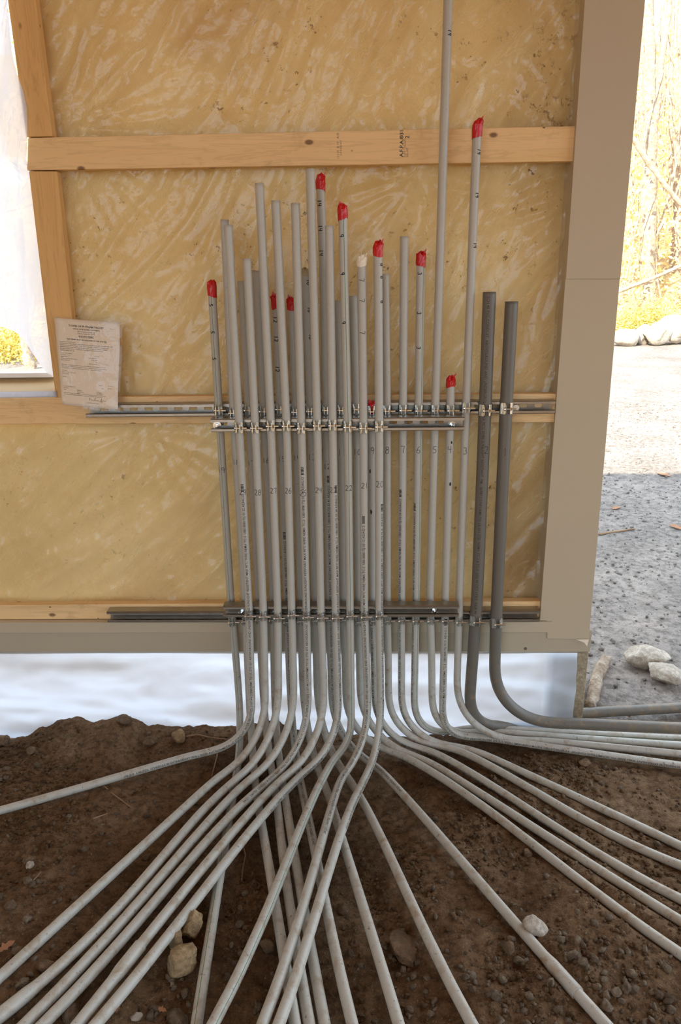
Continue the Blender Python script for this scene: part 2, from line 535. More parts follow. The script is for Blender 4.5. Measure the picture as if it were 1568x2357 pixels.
# ground outside: finer near, coarser far (leaf litter on the slope)
mb = MB()
ys = [2.80 + .045 * i for i in range(130)]
while ys[-1] < 70: ys.append(ys[-1] * 1.035)
xs = []
x = 0.0
while x < 45:
    xs.append(x); x += .05 if x < 4 else .05 + (x - 4) * .06
xs = sorted(set([-a for a in xs] + xs))
vv = [(x, y, gout(x, y) - .014 * smooth((2.95 - y) / .14)) for y in ys for x in xs]
n = len(xs)
ff, mi = [], []
for j in range(len(ys) - 1):
    for i in range(n - 1):
        ff.append((j * n + i, j * n + i + 1, (j + 1) * n + i + 1, (j + 1) * n + i))
        mi.append(1 if ys[j] > 16.5 else 0)
mb.v, mb.f, mb.mi = vv, ff, mi
tag(mb.build('ground_outside', [M_['dirt_out'], M_['litter']], smooth_=True), 'grey gravelly yard rising to a leaf covered slope', 'ground', kind='structure')
mb = MB()
def fn(u, v):
    x, y = -30 + 60 * u, -30 + 30.3 * v
    return (x, y, .09 + .05 * fbm(x, y, .4, 2))
vv, ff = grid_mesh(30, 30, fn); mb.add(vv, ff)
def fn2(sx):
    def f(u, v):
        x = sx * (2.35 + 30 * u * u); y = .2 + 2.65 * v
        return (x, y, gout(x, y) if v > .05 else .09)
    return f
for sx in (1, -1):
    vv, ff = grid_mesh(30, 12, fn2(sx)); mb.add(vv, [f if sx > 0 else f[::-1] for f in ff])
tag(mb.build('ground_behind', M_['dirt_warm'], smooth_=True), 'trodden dirt yard behind the viewpoint', 'ground', kind='structure')

def px_box(mb, pxs, Yf, Yb, mi=0):
    """closed prism: quad outline (TL,TR,BR,BL pixels) on plane Yf, straight back to Yb"""
    q = [P(a, b, Yf) for a, b in pxs]
    TL, TR, BR, BL = q
    back = [Vector((p.x, Yb, p.z)) for p in q]
    mb.hexa([BL, BR, back[2], back[3], TL, TR, back[1], back[0]], mi)

XW_R = P(1290, 700, YG).x
Z_TOP = 3.35
zg_mid = P(600, 945, YG).z      # mid girt
zg_low = P(600, 1405, YG).z
xpost_r = P(160, 700, YG).x
# glass wool behind the film: upper bay right of the window post, lower bay across the whole wall
def wall_sheet(name, Y, mat, amp, fold, step, label, cat, kind, z_lo):
    X0, X1, Z0, Z1 = -2.55, P(1330, 300, Y).x + .12, z_lo, Z_TOP
    nx_, nz_ = int((X1 - X0) / step), int((Z1 - Z0) / step)
    def f(u, v):
        x, z = X0 + (X1 - X0) * u, Z0 + (Z1 - Z0) * v
        return (x, Y + fold(x, z) * amp, z)
    def keep(u, v):
        x, z = X0 + (X1 - X0) * u, Z0 + (Z1 - Z0) * v
        return z < zg_mid or x > P(100, 400, YG).x
    m = MB(); a, b = grid_mesh(nx_, nz_, f, keep); m.add(a, b)
    return tag(m.build(name, mat, smooth_=True), label, cat, kind=kind)

def puff(x, z):
    return noise.noise(Vector((x * 3.1, z * 3.1, 4))) + .4 * noise.noise(Vector((x * 9, z * 9, 8)))
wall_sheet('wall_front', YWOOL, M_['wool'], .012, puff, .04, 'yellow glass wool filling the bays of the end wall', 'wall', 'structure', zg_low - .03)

def ridge(q, p, seed, w=.16):
    n_ = noise.noise(Vector((q, p, seed)))
    return max(0, 1 - abs(n_) / w)
FANS = [(-.93, 2.15, 18, .55), (.78, 2.06, 14, .7), (.78, 1.95, 13, .8), (-.75, 1.2, 11, .4), (.2, 2.0, 12, .5), (-.2, 1.25, 12, .4)]
def film_fold(x, z):
    a = radians(50 + 14 * (x + .2))
    q, p = -x * sin(a) + z * cos(a), x * cos(a) + z * sin(a)
    h = -.5 * ridge(q * 7, p * 1.1, 1.0) - .3 * ridge(q * 15, p * 2.2, 5.0, .2)
    for (fx, fz, k, rr) in FANS:
        dx, dz = x - fx, z - fz
        r = sqrt(dx * dx + dz * dz)
        if r < rr:
            th = atan2(dz, dx)
            h -= .9 * ridge(th * k * .33, r * .8, fx * 7 + fz, .22) * smooth(r / .06) * (1 - smooth(r / rr))
    h += .5 * noise.noise(Vector((x * 2.2, z * 2.2, 1)))
    h -= .25 * ridge(x * 12, z * 12, 2.5, .12)
    return h
wall_sheet('plastic_sheet', YFILM, M_['film_wall'], .020, film_fold, .011, 'clear crinkled plastic sheet stapled over the yellow insulation', 'plastic sheet', 'structure', zg_low - .02)

# enclosing shell of the open fronted shed
mb = MB(); mb.box(-3.1, 4.2, -2.75, 2.78, 3.38, 3.44)
tag(mb.build('ceiling', M_['roofing']), 'plain roof deck over the work area', 'roof', kind='structure')
mb = MB(); mb.box(-3.1, -3.04, -2.75, 2.78, -.05, 3.38)
tag(mb.build('wall_left', M_['plywood']), 'plywood side wall of the shed', 'wall', kind='structure')

mb = MB(); mb.box(.6, 4.2, -2.75, -2.69, -.05, 3.38)  # added out of view to block frontal light and darken the rear conduits
tag(mb.build('added_wall_back', M_['plywood']), 'unseen plywood wall added behind the view to cut frontal light', 'wall', kind='structure')

# ------------------------------------------------------------------ timber framing
def board(name, pxs, mat, label, Yf=YG, th=.037, group='pine framing boards of the wall'):
    m = MB(); px_box(m, pxs, Yf, Yf + th)
    o = m.build(name, mat, bevel=.0025)
    return tag(o, label, 'board', group)
beam = board('timber_girt', [(64, 317), (1326, 290), (1326, 371), (62, 392)], M_['wood_x'],
             'pine board running across the upper wall, stamped with a black grade mark')
board('timber_girt', [(-420, 918), (1284, 906), (1280, 972), (-420, 978)], M_['wood_x'],
      'pine board across mid wall behind the upper strut channels')
board('timber_girt', [(-420, 1396), (1262, 1384), (1262, 1420), (-420, 1428)], M_['wood_x'],
      'low pine board just above the grey steel base trim', Yf=YG + .004)
def post(pxs, pside, label):
    m = MB(); px_box(m, pxs, YG, YG + .037)
    return tag(m.build('timber_post', M_['wood_z'], bevel=.0025), label, 'post', 'pine framing boards of the wall')
post([(-40, -420), (28, -420), (121, 314), (60, 315)], 0, 'stained pine post beside the window, above the upper board')
post([(66, 394), (131, 394), (185, 917), (128, 917)], 0, 'pine post beside the window, below the upper board and behind the permit')
# window post side faces come from real thickness; packing stud behind them
m = MB(); px_box(m, [(-20, -420), (24, -420), (181, 915), (140, 915)], YG + .0375, YG + .085)
tag(m.build('timber_stud', M_['wood_z']), 'narrow pine stud tucked behind the window post', 'stud', 'pine framing boards of the wall')

# ------------------------------------------------------------------ text tools
_tcache = {}
def text_geo(s, size, res=2, bold=0.0):
    key = (s, size, res, bold)
    if key in _tcache: return _tcache[key]
    cu = bpy.data.curves.new('t', 'FONT')
    cu.body = s; cu.size = size; cu.resolution_u = res; cu.offset = bold
    ob = bpy.data.objects.new('t', cu)
    COL.objects.link(ob)
    dg = bpy.context.evaluated_depsgraph_get()
    ev = ob.evaluated_get(dg)
    me = ev.to_mesh()
    vv = [(v.co.x, v.co.y) for v in me.vertices]
    ff = [tuple(p.vertices) for p in me.polygons]
    ev.to_mesh_clear()
    bpy.data.objects.remove(ob); bpy.data.curves.remove(cu)
    _tcache[key] = (vv, ff)
    return vv, ff

def arc(cx, cy, rx, ry, a0, a1, n=9):
    return [(cx + rx * cos(radians(a0 + (a1 - a0) * i / n)), cy + ry * sin(radians(a0 + (a1 - a0) * i / n))) for i in range(n + 1)]
DIG = {
    '0': [arc(.3, .5, .26, .46, 100, 460, 14)],
    '1': [[(.3, 1), (.31, .5), (.29, 0)]],
    '2': [arc(.28, .72, .24, .24, 150, -30, 8) + [(.3, .3), (.05, .02), (.2, .08), (.6, .0)]],
    '3': [arc(.25, .74, .22, .22, 140, -70, 8) + arc(.25, .28, .27, .26, 70, -140, 8)],
    '4': [[(.1, 1), (.06, .5), (.55, .55)], [(.5, 1), (.48, .5), (.42, 0)]],
    '5': [[(.55, .98), (.15, .95), (.12, .58)] + arc(.26, .3, .26, .28, 100, -130, 8)],
    '6': [[(.45, 1), (.2, .7), (.08, .35)] + arc(.3, .25, .22, .24, 170, 500, 10)],
    '7': [[(.02, .95), (.55, .95), (.42, .5), (.35, 0)]],
    '8': [arc(.3, .76, .2, .22, 270, -90, 12) + arc(.3, .27, .25, .27, 90, 450, 12)],
    '9': [arc(.28, .7, .22, .24, 0, 360, 10) + [(.5, .7), (.48, .35), (.4, 0)]],
}
def hand_geo(s, h, wline):
    """handwritten digits as ribbons; returns verts, quads in a flat (u, v) frame centred on the text"""
    V, Fc = [], []
    x = 0
    rnd = random.Random(s + str(round(h, 4)))
    total = len(s) * .72
    for ch in s:
        ox, sl = x - total / 2 + .06, rnd.uniform(-.06, .1)
        for st in DIG.get(ch, []):
            pts = [((ox + px_ + sl * py_) * h, (py_ - .5) * h) for px_, py_ in st]
            fine = []
            for a, b in zip(pts, pts[1:]):
                for k in range(2): fine.append((a[0] + (b[0] - a[0]) * k / 2, a[1] + (b[1] - a[1]) * k / 2))
            fine.append(pts[-1])
            base = len(V)
            for i, p in enumerate(fine):
                a = fine[max(0, i - 1)]; b = fine[min(len(fine) - 1, i + 1)]
                dx, dy = b[0] - a[0], b[1] - a[1]
                L = sqrt(dx * dx + dy * dy) or 1
                V.append((p[0] - dy / L * wline / 2, p[1] + dx / L * wline / 2))
                V.append((p[0] + dy / L * wline / 2, p[1] - dx / L * wline / 2))
            for i in range(len(fine) - 1):
                Fc.append((base + 2 * i, base + 2 * i + 1, base + 2 * i + 3, base + 2 * i + 2))
        x += .72
    return V, Fc

def subdivide_long(V, Fc, maxlen):
    bm = bmesh.new()
    bv = [bm.verts.new((a, b, 0)) for a, b in V]
    for f in Fc:
        try: bm.faces.new([bv[i] for i in f])
        except ValueError: pass
    for _ in range(3):
        e = [x for x in bm.edges if x.calc_length() > maxlen]
        if not e: break
        bmesh.ops.subdivide_edges(bm, edges=e, cuts=1)
        bmesh.ops.triangulate(bm, faces=bm.faces[:])
    bm.verts.index_update()
    V2 = [(v.co.x, v.co.y) for v in bm.verts]
    F2 = [tuple(v.index for v in f.verts) for f in bm.faces]
    bm.free()
    return V2, F2

# ------------------------------------------------------------------ conduits
class Path:
    def __init__(self, pts, radii, step=.012, bend=-9):
        """polyline with rounded corners (radii per inner point), resampled, with rotation minimising frames"""
        out = [pts[0]]
        for i in range(1, len(pts) - 1):
            a, b, c = pts[i - 1], pts[i], pts[i + 1]
            d0, d1 = (a - b), (c - b)
            l0, l1 = d0.length, d1.length
            d0, d1 = d0 / l0, d1 / l1
            ang = d0.angle(d1)
            t = radii[i] / tan(ang / 2) if ang > 1e-3 else 0
            t = min(t, l0 * .49 if i > 1 else l0 * .98, l1 * .49 if i < len(pts) - 2 else l1 * .9)
            if .12 <= radii[i] <= .5 and i == bend: t = min(radii[i] / tan(ang / 2), l0 * .9, l1 * .75)
            elif i == bend + 1: t = min(t, l0 * .24)
            if (pi - ang) < .01 or t < 1e-4:
                out.append(b); continue
            nseg = max(3, int((pi - ang) / .12))
            A, C_ = b + d0 * t, b + d1 * t
            R = t * tan(ang / 2)
            ctr = b + (d0 + d1).normalized() * (R / sin(ang / 2))
            va, vc = (A - ctr), (C_ - ctr)
            tot = va.angle(vc)
            ax = va.cross(vc).normalized()
            for k in range(nseg + 1):
                out.append(ctr + Matrix.Rotation(tot * k / nseg, 3, ax) @ va)
        out.append(pts[-1])
        # resample
        S = [0]
        for a, b in zip(out, out[1:]): S.append(S[-1] + (b - a).length)
        self.L = S[-1]
        n = max(8, int(self.L / step))
        self.C, self.T, self.N, self.B = [], [], [], []
        j = 0
        for k in range(n + 1):
            s = self.L * k / n
            while j < len(S) - 2 and S[j + 1] < s: j += 1
            q = (s - S[j]) / max(1e-9, S[j + 1] - S[j])
            self.C.append(out[j].lerp(out[j + 1], q))
        for _ in range(16):   # soften residual kinks
            self.C = [self.C[0]] + [(self.C[k - 1] + self.C[k] * 2 + self.C[k + 1]) / 4 for k in range(1, n)] + [self.C[-1]]
        S = [0]
        for a, b in zip(self.C, self.C[1:]): S.append(S[-1] + (b - a).length)
        self.L = S[-1]; old = self.C; self.C = []; j = 0
        for k in range(n + 1):
            s = self.L * k / n
            while j < len(S) - 2 and S[j + 1] < s: j += 1
            self.C.append(old[j].lerp(old[j + 1], (s - S[j]) / max(1e-9, S[j + 1] - S[j])))
        self.n = n
        for k in range(n + 1):
            a, b = self.C[max(0, k - 1)], self.C[min(n, k + 1)]
            self.T.append((b - a).normalized())
        Nn = Vector((0, -1, 0))
        for k in range(n + 1):
            T = self.T[k]
            Nn = (Nn - T * Nn.dot(T)).normalized()
            self.N.append(Nn.copy())
            self.B.append(Nn.cross(T) * -1 if False else T.cross(Nn) * 1.0)
        # make B point to the viewer's right at the top
        if self.B[0].x < 0: self.B = [-b for b in self.B]
    def at(self, s, phi, r):
        x = max(0, min(self.n - 1e-6, s / self.L * self.n))
        k = int(x); q = x - k
        C = self.C[k].lerp(self.C[k + 1], q)
        N = self.N[k].lerp(self.N[k + 1], q); B = self.B[k].lerp(self.B[k + 1], q)
        return C + (N * cos(phi) + B * sin(phi)) * r
    def s_at_row(self, row):
        """arc length where the centre line crosses a given photo row, first hit"""
        for k in range(self.n):
            if proj(self.C[k])[1] <= row <= proj(self.C[k + 1])[1] or k == self.n - 1:
                return self.L * k / self.n

def proj(p):
    d = p - CAMP
    w = d.dot(FWD)
    return (W_ / 2 + F_ * d.dot(RGT) / w, H_ / 2 - F_ * d.dot(UPV) / w)

def pipe_mesh(path, r, n=20):
    m = MB()
    vv, ff = [], []
    K = len(path.C)
    for k in range(K):
        for i in range(n):
            a = 2 * pi * i / n
            vv.append(path.C[k] + (path.N[k] * cos(a) + path.B[k] * sin(a)) * r)
    for k in range(K - 1):
        for i in range(n):
            j = (i + 1) % n
            ff.append((k * n + i, k * n + j, (k + 1) * n + j, (k + 1) * n + i))
    # rim and bore at both ends
    for k, kin in ((0, 4), (K - 1, K - 5)):
        b0 = len(vv)
        for i in range(n):
            a = 2 * pi * i / n
            vv.append(path.C[k] + (path.N[k] * cos(a) + path.B[k] * sin(a)) * r * .80)
        for i in range(n):
            a = 2 * pi * i / n
            vv.append(path.C[kin] + (path.N[kin] * cos(a) + path.B[kin] * sin(a)) * r * .80)
        for i in range(n):
            j = (i + 1) % n
            ff.append((k * n + i, b0 + i, b0 + j, k * n + j))
            ff.append((b0 + i, b0 + n + i, b0 + n + j, b0 + j))
        ff.append(tuple(b0 + n + i for i in range(n)))
    m.add(vv, ff)
    return m

PRINT = '3/4 (21)  CANTEX  SCHEDULE 80 EXTRA HEAVY WALL RIGID PVC NONMETALLIC CONDUIT  INTERTEK(LISTED) 3107144 CONFORMS TO UL STD 651 ABOVEGROUND AND UNDERGROUND SUNLIGHT RESISTANT MAX 90\u00b0C WIRE NEMA TC-2  UB01808172J 03 %s AS3AG12'

def fit_run(gp, deg):
    import numpy as np
    A = np.array([tuple(g) for g in gp])
    t = np.concatenate([[0], np.cumsum(np.linalg.norm(np.diff(A, axis=0), axis=1))])
    t /= t[-1]
    q = np.linspace(0, 1, 7)
    w = np.ones(len(t)); w[0] = 2.0
    out = [np.polyval(np.polyfit(t, A[:, k], deg if k < 2 else 2, w=w), q) for k in range(3)]
    return [Vector((a, b, c)) for a, b, c in zip(*out)]

class Pipe:
    def __init__(self, num, row, wall, ground, label, R=.24, off=None, cy=None, group=None, extra=None):
        self.num = num
        big = num in (1, 2)
        self.r = RB if big else RS
        Y = YF if row == 'F' else (YBIG if big else YB)
        if off is None: off = self.r + (.040 if row == 'F' else .004)
        pts = [P(a, b, Y) for a, b in wall]
        rad = [0] + [.9] * (len(pts) - 1)
        w0, w1 = pts[-2], pts[-1]
        gp = []
        for g in ground:
            if len(g) == 3: gp.append(G(g[0], g[1], g[2]))
            else: gp.append(G(g[0], g[1], off))
        zc = zramp(Y) + (off if not extra else extra)
        cyv = cy if cy is not None else w1.y
        d = (w1 - w0); 
        t = (zc - w1.z) / d.z if d.z else 0
        C_ = Vector((w1.x + d.x * t * .6, cyv, zc))
        pts.append(C_); rad.append(R)
        if len(gp) > 3:
            gp = fit_run(gp, 3 if len(gp) > 5 else 2)
        for g in gp:
            pts.append(g); rad.append(1.2)
        d = (pts[-1] - pts[-2]); d.z *= .2
        pts.append(pts[-1] + d.normalized() * (1.3 if abs(d.x) > abs(d.y) * .6 else .5)); rad.append(0)
        rad[-2] = 2.0
        rad[len(wall) - 1] = .5
        self.path = Path(pts, rad, bend=len(wall))
        m = pipe_mesh(self.path, self.r)
        origin = self.path.C[min(self.path.n, int(self.path.n * .35))]
        self.o = m.build('conduit_pipe', M_['pvc_dark'] if big else M_['pvc'], origin=origin, smooth_=True)
        self.o['_o'] = tuple(origin)
        tag(self.o, label, 'conduit pipe', group)
        self.origin = origin
    def mapped(self, V, Fc, f, name, mat, label=None):
        m = MB(); m.add([f(a, b) for a, b in V], Fc)
        o = m.build(name, mat, parent=self.o, origin=self.origin)
        if label: o['label'] = label
        return o
    def hand(self, text, row, side=0.0, h=.024, way='flat', wline=.0016):
        V, Fc = hand_geo(text, h, wline)
        s0 = self.path.s_at_row(row)
        ph0 = math.asin(max(-.9, min(.9, side)))
        r = self.r + .0004
        if way == 'flat': f = lambda u, v: self.path.at(s0 - v, ph0 + u / r, r)
        elif way == 'down': f = lambda u, v: self.path.at(s0 + u, ph0 + v / r, r)
        else: f = lambda u, v: self.path.at(s0 - u, ph0 - v / r, r)
        return self.mapped(V, Fc, f, 'marker_number', M_['ink'])
    def blot(self, row, side, w, h):
        s0 = self.path.s_at_row(row); ph0 = math.asin(side); r = self.r + .0005
        n = 14; V = [(0, 0)]
        for i in range(n):
            a = 2 * pi * i / n; k = random.uniform(.75, 1.15)
            V.append((cos(a) * w / 2 * k, sin(a) * h / 2 * k))
        Fc = [(0, 1 + i, 1 + (i + 1) % n) for i in range(n)]
        self.mapped(V, Fc, lambda u, v: self.path.at(s0 - v, ph0 + u / r, r), 'ink_blot', M_['ink'])
    def lettering(self, text, row_end, side, size=.0113, way='up', mat='ink', row_start=None, code=True):
        """way up: the text ends (reads upward) at row_end; way down: it starts at row_start"""
        V, Fc = text_geo(text, size, 2, .0001)
        r = self.r + .0003
        ph0 = math.asin(side)
        xm = max(v[0] for v in V)
        if code and way == 'up':
            for k in range(6):
                a, w = xm + .008 + k * .0045, .0030
                b = len(V); V = V + [(a, -.0005), (a + w, -.0005), (a + w, size * .8), (a, size * .8)]
                Fc = Fc + [(b, b + 1, b + 2, b + 3)]
        V, Fc = subdivide_long(V, Fc, .004)
        if way == 'up':
            send = self.path.s_at_row(row_end) + (.03 if code else 0)
            f = lambda u, v: self.path.at(send + (xm - u), ph0 - (v - size * .35) / r, r)
        else:
            s0 = self.path.s_at_row(row_start)
            f = lambda u, v: self.path.at(s0 + u, ph0 + (v - size * .35) / r, r)
        if way == 'up':
            lim = self.path.L - .02
            keep = [i for i, fc in enumerate(Fc) if all(send + xm - V[j][0] < lim for j in fc)]
            Fc = [Fc[i] for i in keep]
        self.mapped(V, Fc, f, 'printed_lettering', M_[mat])
        return self
    def stripe(self, side, w=.0013, s0=0.004, s1=None):
        r = self.r + .0003; ph0 = math.asin(side)
        s1 = s1 or self.path.L
        n = int((s1 - s0) / .012)
        V, Fc = [], []
        for k in range(n + 1):
            s = s0 + (s1 - s0) * k / n
            V += [(s, -w / 2), (s, w / 2)]
        for k in range(n): Fc.append((2 * k, 2 * k + 1, 2 * k + 3, 2 * k + 2))
        self.mapped(V, Fc, lambda u, v: self.path.at(u, ph0 + v / r, r), 'green_stripe', M_['green'], 'thin green stripe along the pipe')
    def tape(self, kind='red_tape', length=.035, top=.016, seed=1, lean=0.0, label='crumpled red tape over the open end', flap=True):
        rnd = random.Random(seed)
        n = 22; rows = []
        r = self.r
        T0, N0, B0, C0 = self.path.T[0], self.path.N[0], self.path.B[0], self.path.C[0]
        prof = [(length, 1.05), (length * .6, 1.09), (length * .2, 1.10), (-.002, 1.10), (-top * .45, .98), (-top * .8, .62), (-top, .22)]
        vv, ff = [], []
        for j, (s, k) in enumerate(prof):
            for i in range(n):
                a = 2 * pi * i / n
                jit = rnd.uniform(-.05, .07) if j else rnd.uniform(-.01, .02)
                if j >= 4: jit = rnd.uniform(-.25, .22)
                ds = rnd.uniform(-.0015, .0015) + (.004 * sin(a + seed) if j == 0 else 0)
                if j >= 4: ds -= rnd.uniform(0, .008)
                c = C0 + T0 * (s + ds) + B0 * (lean * max(0, -s) )
                vv.append(c + (N0 * cos(a) + B0 * sin(a)) * (r * (k + jit) + .0006))
        m = len(prof)
        for j in range(m - 1):
            for i in range(n):
                q = (i + 1) % n
                ff.append((j * n + i, j * n + q, (j + 1) * n + q, (j + 1) * n + i))
        ff.append(tuple((m - 1) * n + i for i in range(n)))
        mbb = MB(); mbb.add(vv, ff)
        if flap:
            # a loose folded tail of tape
            a0 = C0 - T0 * top * .3 + B0 * r * .3
            k = 1 if lean >= 0 else -1
            p = [a0, a0 - T0 * .008 + B0 * k * .006, a0 - T0 * .016 + B0 * k * .010, a0 - T0 * .022 + B0 * k * .013]
            wv = [.010, .011, .008, .002]
            V2 = []
            for q, w in zip(p, wv):
                q = q - Vector((0, .004, 0))
                V2 += [q - B0 * w * .7 + T0 * w * .5, q + B0 * w * .3 - T0 * w * .2, q + B0 * w * .3 - T0 * w * .2 + Vector((0, .0012, 0)), q - B0 * w * .7 + T0 * w * .5 + Vector((0, .0012, 0))]
            F2 = []
            for j in range(3):
                for i in range(4):
                    F2.append((j * 4 + i, j * 4 + (i + 1) % 4, (j + 1) * 4 + (i + 1) % 4, (j + 1) * 4 + i))
            F2 += [(3, 2, 1, 0), (12, 13, 14, 15)]
            mbb.add(V2, F2)
        o = mbb.build('tape_cap', M_[kind], parent=self.o, origin=self.origin)
        o['label'] = label
        return o
    def bell(self, row0, row1, taper='start'):
        """belled socket: taper where it grows out of this length, square lip at the other end"""
        sa, sb = self.path.s_at_row(row0), self.path.s_at_row(row1)
        if sb < sa: sa, sb = sb, sa
        n = 22; L = sb - sa; prof = []
        k = 12
        for j in range(k + 1):
            q = j / k
            e = smooth(q / .3) if taper == 'start' else smooth((1 - q) / .3)
            prof.append((sa + L * q, self.r * (1.01 + .21 * e)))
        lip = (prof[-1][0] + .0005, self.r * .99) if taper == 'start' else (prof[0][0] - .0005, self.r * .99)
        prof = prof + [lip] if taper == 'start' else [lip] + prof
        vv, ff = [], []
        for (s, rr) in prof:
            for i in range(n): vv.append(self.path.at(s, 2 * pi * i / n, rr))
        for j in range(len(prof) - 1):
            for i in range(n):
                q = (i + 1) % n
                ff.append((j * n + i, j * n + q, (j + 1) * n + q, (j + 1) * n + i))
        m = MB(); m.add(vv, ff)
        o = m.build('bell_socket', M_['pvc'], parent=self.o, origin=self.origin, smooth_=False)
        for p in o.data.polygons: p.use_smooth = True
        es = o.modifiers.new('e', 'EDGE_SPLIT'); es.split_angle = radians(40)
        o['label'] = 'wider belled joint with a square lip'

GF = 'front row of grey conduits'
GB = 'rear row of grey conduits'
GD = 'two thick dark conduits'
PIPES = {}
def mk(num, row, wall, ground, label, **kw):
    g = GF if row == 'F' else (GD if num < 3 else GB)
    PIPES[num] = Pipe(num, row, wall, ground, label, group=g, **kw)
    return PIPES[num]

# rear row, right to left
p = mk(1, 'B', [(1178, 694), (1165, 943), (1144.5, 1376), (1140, 1500)], [(1320, 1665, .10), (1403, 1669, .10), (1700, 1682, .10)],
       'thick dark grey conduit marked 1, the outermost on the right', R=.24, cy=2.50, extra=.10)
p.hand('1', 1038, 0, .026)
p = mk(2, 'B', [(1127, 672), (1117, 943), (1098.5, 1376), (1088, 1520)], [(1254, 1648, .022), (1378, 1639, .022), (1700, 1622, .022)],
       'thick dark grey conduit marked 2 with faint print, second from the right', R=.18, cy=2.53, extra=.022)
p.hand('2', 1038, .3, .026)
p.lettering('SCH 40 PVC CONDUIT  ABOVEGROUND AND UNDERGROUND  MAX 90\u00b0C WIRE SUNLIGHT RESISTANT  FM - 30787 CONFORMS TO UL 651 STD  NEMA TC-2 & TC-3  ||||||| 04 OCT 17 E-3  (UL)E 44', 0, -.25, .0125, 'down', 'ink_dark_pipe', row_start=690)
p = mk(3, 'B', [(1099, 289), (1090, 500), (1073, 943), (1058, 1376), (1055, 1480)], [(1240, 1704), (1304, 1711), (1568, 1735), (1700, 1750)],
       'tall grey conduit marked 3 with red tape on top and 19 written thrice', R=.26)
p.tape('red_tape', .033, .014, 3, .6); p.hand('3', 1038, 0)
for rr in (352, 455, 573): p.hand('19', rr, .55, .012, 'down', .0026)
p = mk(4, 'B', [(1038, 876), (1037, 943), (1025.5, 1376), (1021, 1547)], [(1101, 1695), (1279, 1725), (1403, 1737), (1568, 1760), (1700, 1782)],
       'short grey conduit marked 4 with red tape just above the upper strut')
p.tape('red_tape', .022, .010, 4, .3); p.hand('4', 1038, 0); p.blot(1023, .4, .007, .012); p.blot(1113, .35, .008, .014)
p.lettering(PRINT % '51', 1430, .15)
p = mk(5, 'B', [(1036, -160), (1032, 0), (1016, 500), (1002, 943), (990, 1376), (994, 1521)], [(1115, 1682), (1304, 1698), (1568, 1714), (1700, 1724)],
       'very tall grey conduit marked 5 that runs up out of sight', R=.17)
p.hand('5', 1038, 0)
for rr in (85,): p.hand('19', rr, .5, .012, 'down', .0026)
p = mk(6, 'B', [(969, 592), (964, 943), (958, 1376), (955, 1547)], [(1088, 1673), (1205, 1681), (1328, 1688), (1568, 1699), (1700, 1706)],
       'grey conduit marked 6 with green stripe, red tape and the figure 3', R=.15)
p.tape('red_tape', .028, .012, 6, .3); p.hand('6', 1040, 0); p.stripe(.55)
for rr in (632, 722, 803): p.hand('3', rr, -.3, .013, 'down', .0024)
p.lettering(PRINT % '34', 1165, -.75)
p = mk(7, 'B', [(931, 544), (928, 943), (924.5, 1376), (924.5, 1560)], [(1088, 1724), (1221, 1786), (1357, 1847), (1492, 1912), (1640, 1982)],
       'grey conduit marked 7 with an open top, between 6 and 8', R=.17)
p.hand('7', 1036, 0); p.lettering(PRINT % '54', 1130, -.55)
p = mk(8, 'B', [(887, 630), (891, 943), (891.5, 1376), (894, 1548)], [(1048, 1721), (1182, 1788), (1244, 1836), (1357, 1894), (1568, 1989), (1660, 2030)],
       'grey conduit marked 8 with an open top, partly behind 20', R=.18)
p.hand('8', 1038, 0)
p = mk(9, 'B', [(856, 937), (856, 950), (858, 1376), (862, 1548)], [(994, 1727), (1074, 1772), (1176, 1840), (1289, 1912), (1393, 1971), (1568, 2068), (1660, 2120)],
       'short grey conduit marked 9, its red taped end just above the strut', R=.27)
p.tape('red_tape', .02, .014, 9, -.1); p.hand('9', 1038, .1); p.blot(1088, -.5, .006, .016); p.blot(1180, -.3, .007, .018)
p.lettering(PRINT % '17', 1430, -.5)
p = mk(10, 'B', [(813, 681), (821, 943), (825, 1376), (828, 1530)], [(981, 1748), (1048, 1791), (1108, 1831), (1221, 1903), (1334, 1971), (1447, 2039), (1568, 2120), (1660, 2182)],
       'rear grey conduit marked 10 with an open top, behind 21', R=.27)
p.hand('10', 1040, 0, .02)
p = mk(11, 'B', [(780, 692), (786, 943), (791, 1376), (795, 1540)], [(927, 1735), (981, 1770), (1063, 1831), (1153, 1885), (1244, 1953), (1357, 2039), (1469, 2125), (1568, 2197), (1660, 2266)],
       'rear grey conduit marked 11 with an open top, behind 22', R=.27)
p.hand('11', 1048, 0, .022)
p = mk(12, 'B', [(737.5, 419), (745, 640), (751, 943), (758, 1376), (762, 1540)], [(869, 1763), (941, 1854), (1013, 1930), (1086, 2007), (1149, 2075), (1199, 2134), (1266, 2215), (1338, 2292), (1393, 2357), (1460, 2440)],
       'rear grey conduit marked 12 with red tape on top and 14 written thrice', R=.27)
p.tape('red_tape', .024, .02, 12, .2); p.hand('12', 1078, 0, .018)
for rr in (474, 533, 588): p.hand('14', rr, -.35, .014, 'down', .0026)
p.lettering(PRINT % '41', 1100, .3)
p.bell(2205, 2296)
p = mk(13, 'B', [(702, 631), (715, 943), (725, 1376), (729, 1540)], [(808, 1799), (838, 1839), (877, 1932), (914, 2021), (975, 2134), (1027, 2224), (1086, 2357), (1130, 2450)],
       'rear grey conduit marked 13 with dusty tape on its end, behind 24', R=.27)
p.tape('clear_tape', .004, .014, 13, 0, 'dusty clear tape over the end', False); p.hand('13', 1052, .1, .02)
for rr in (652, 720, 780): p.hand('10', rr, .75, .012, 'down', .0024)
p = mk(14, 'B', [(671, 697), (681, 943), (692, 1376), (696, 1540)], [(755, 1822), (777, 1899), (796, 1960), (841, 2111), (882, 2218), (918, 2357), (940, 2440)],
       'rear grey conduit marked 14 with red tape, behind 25', R=.27)
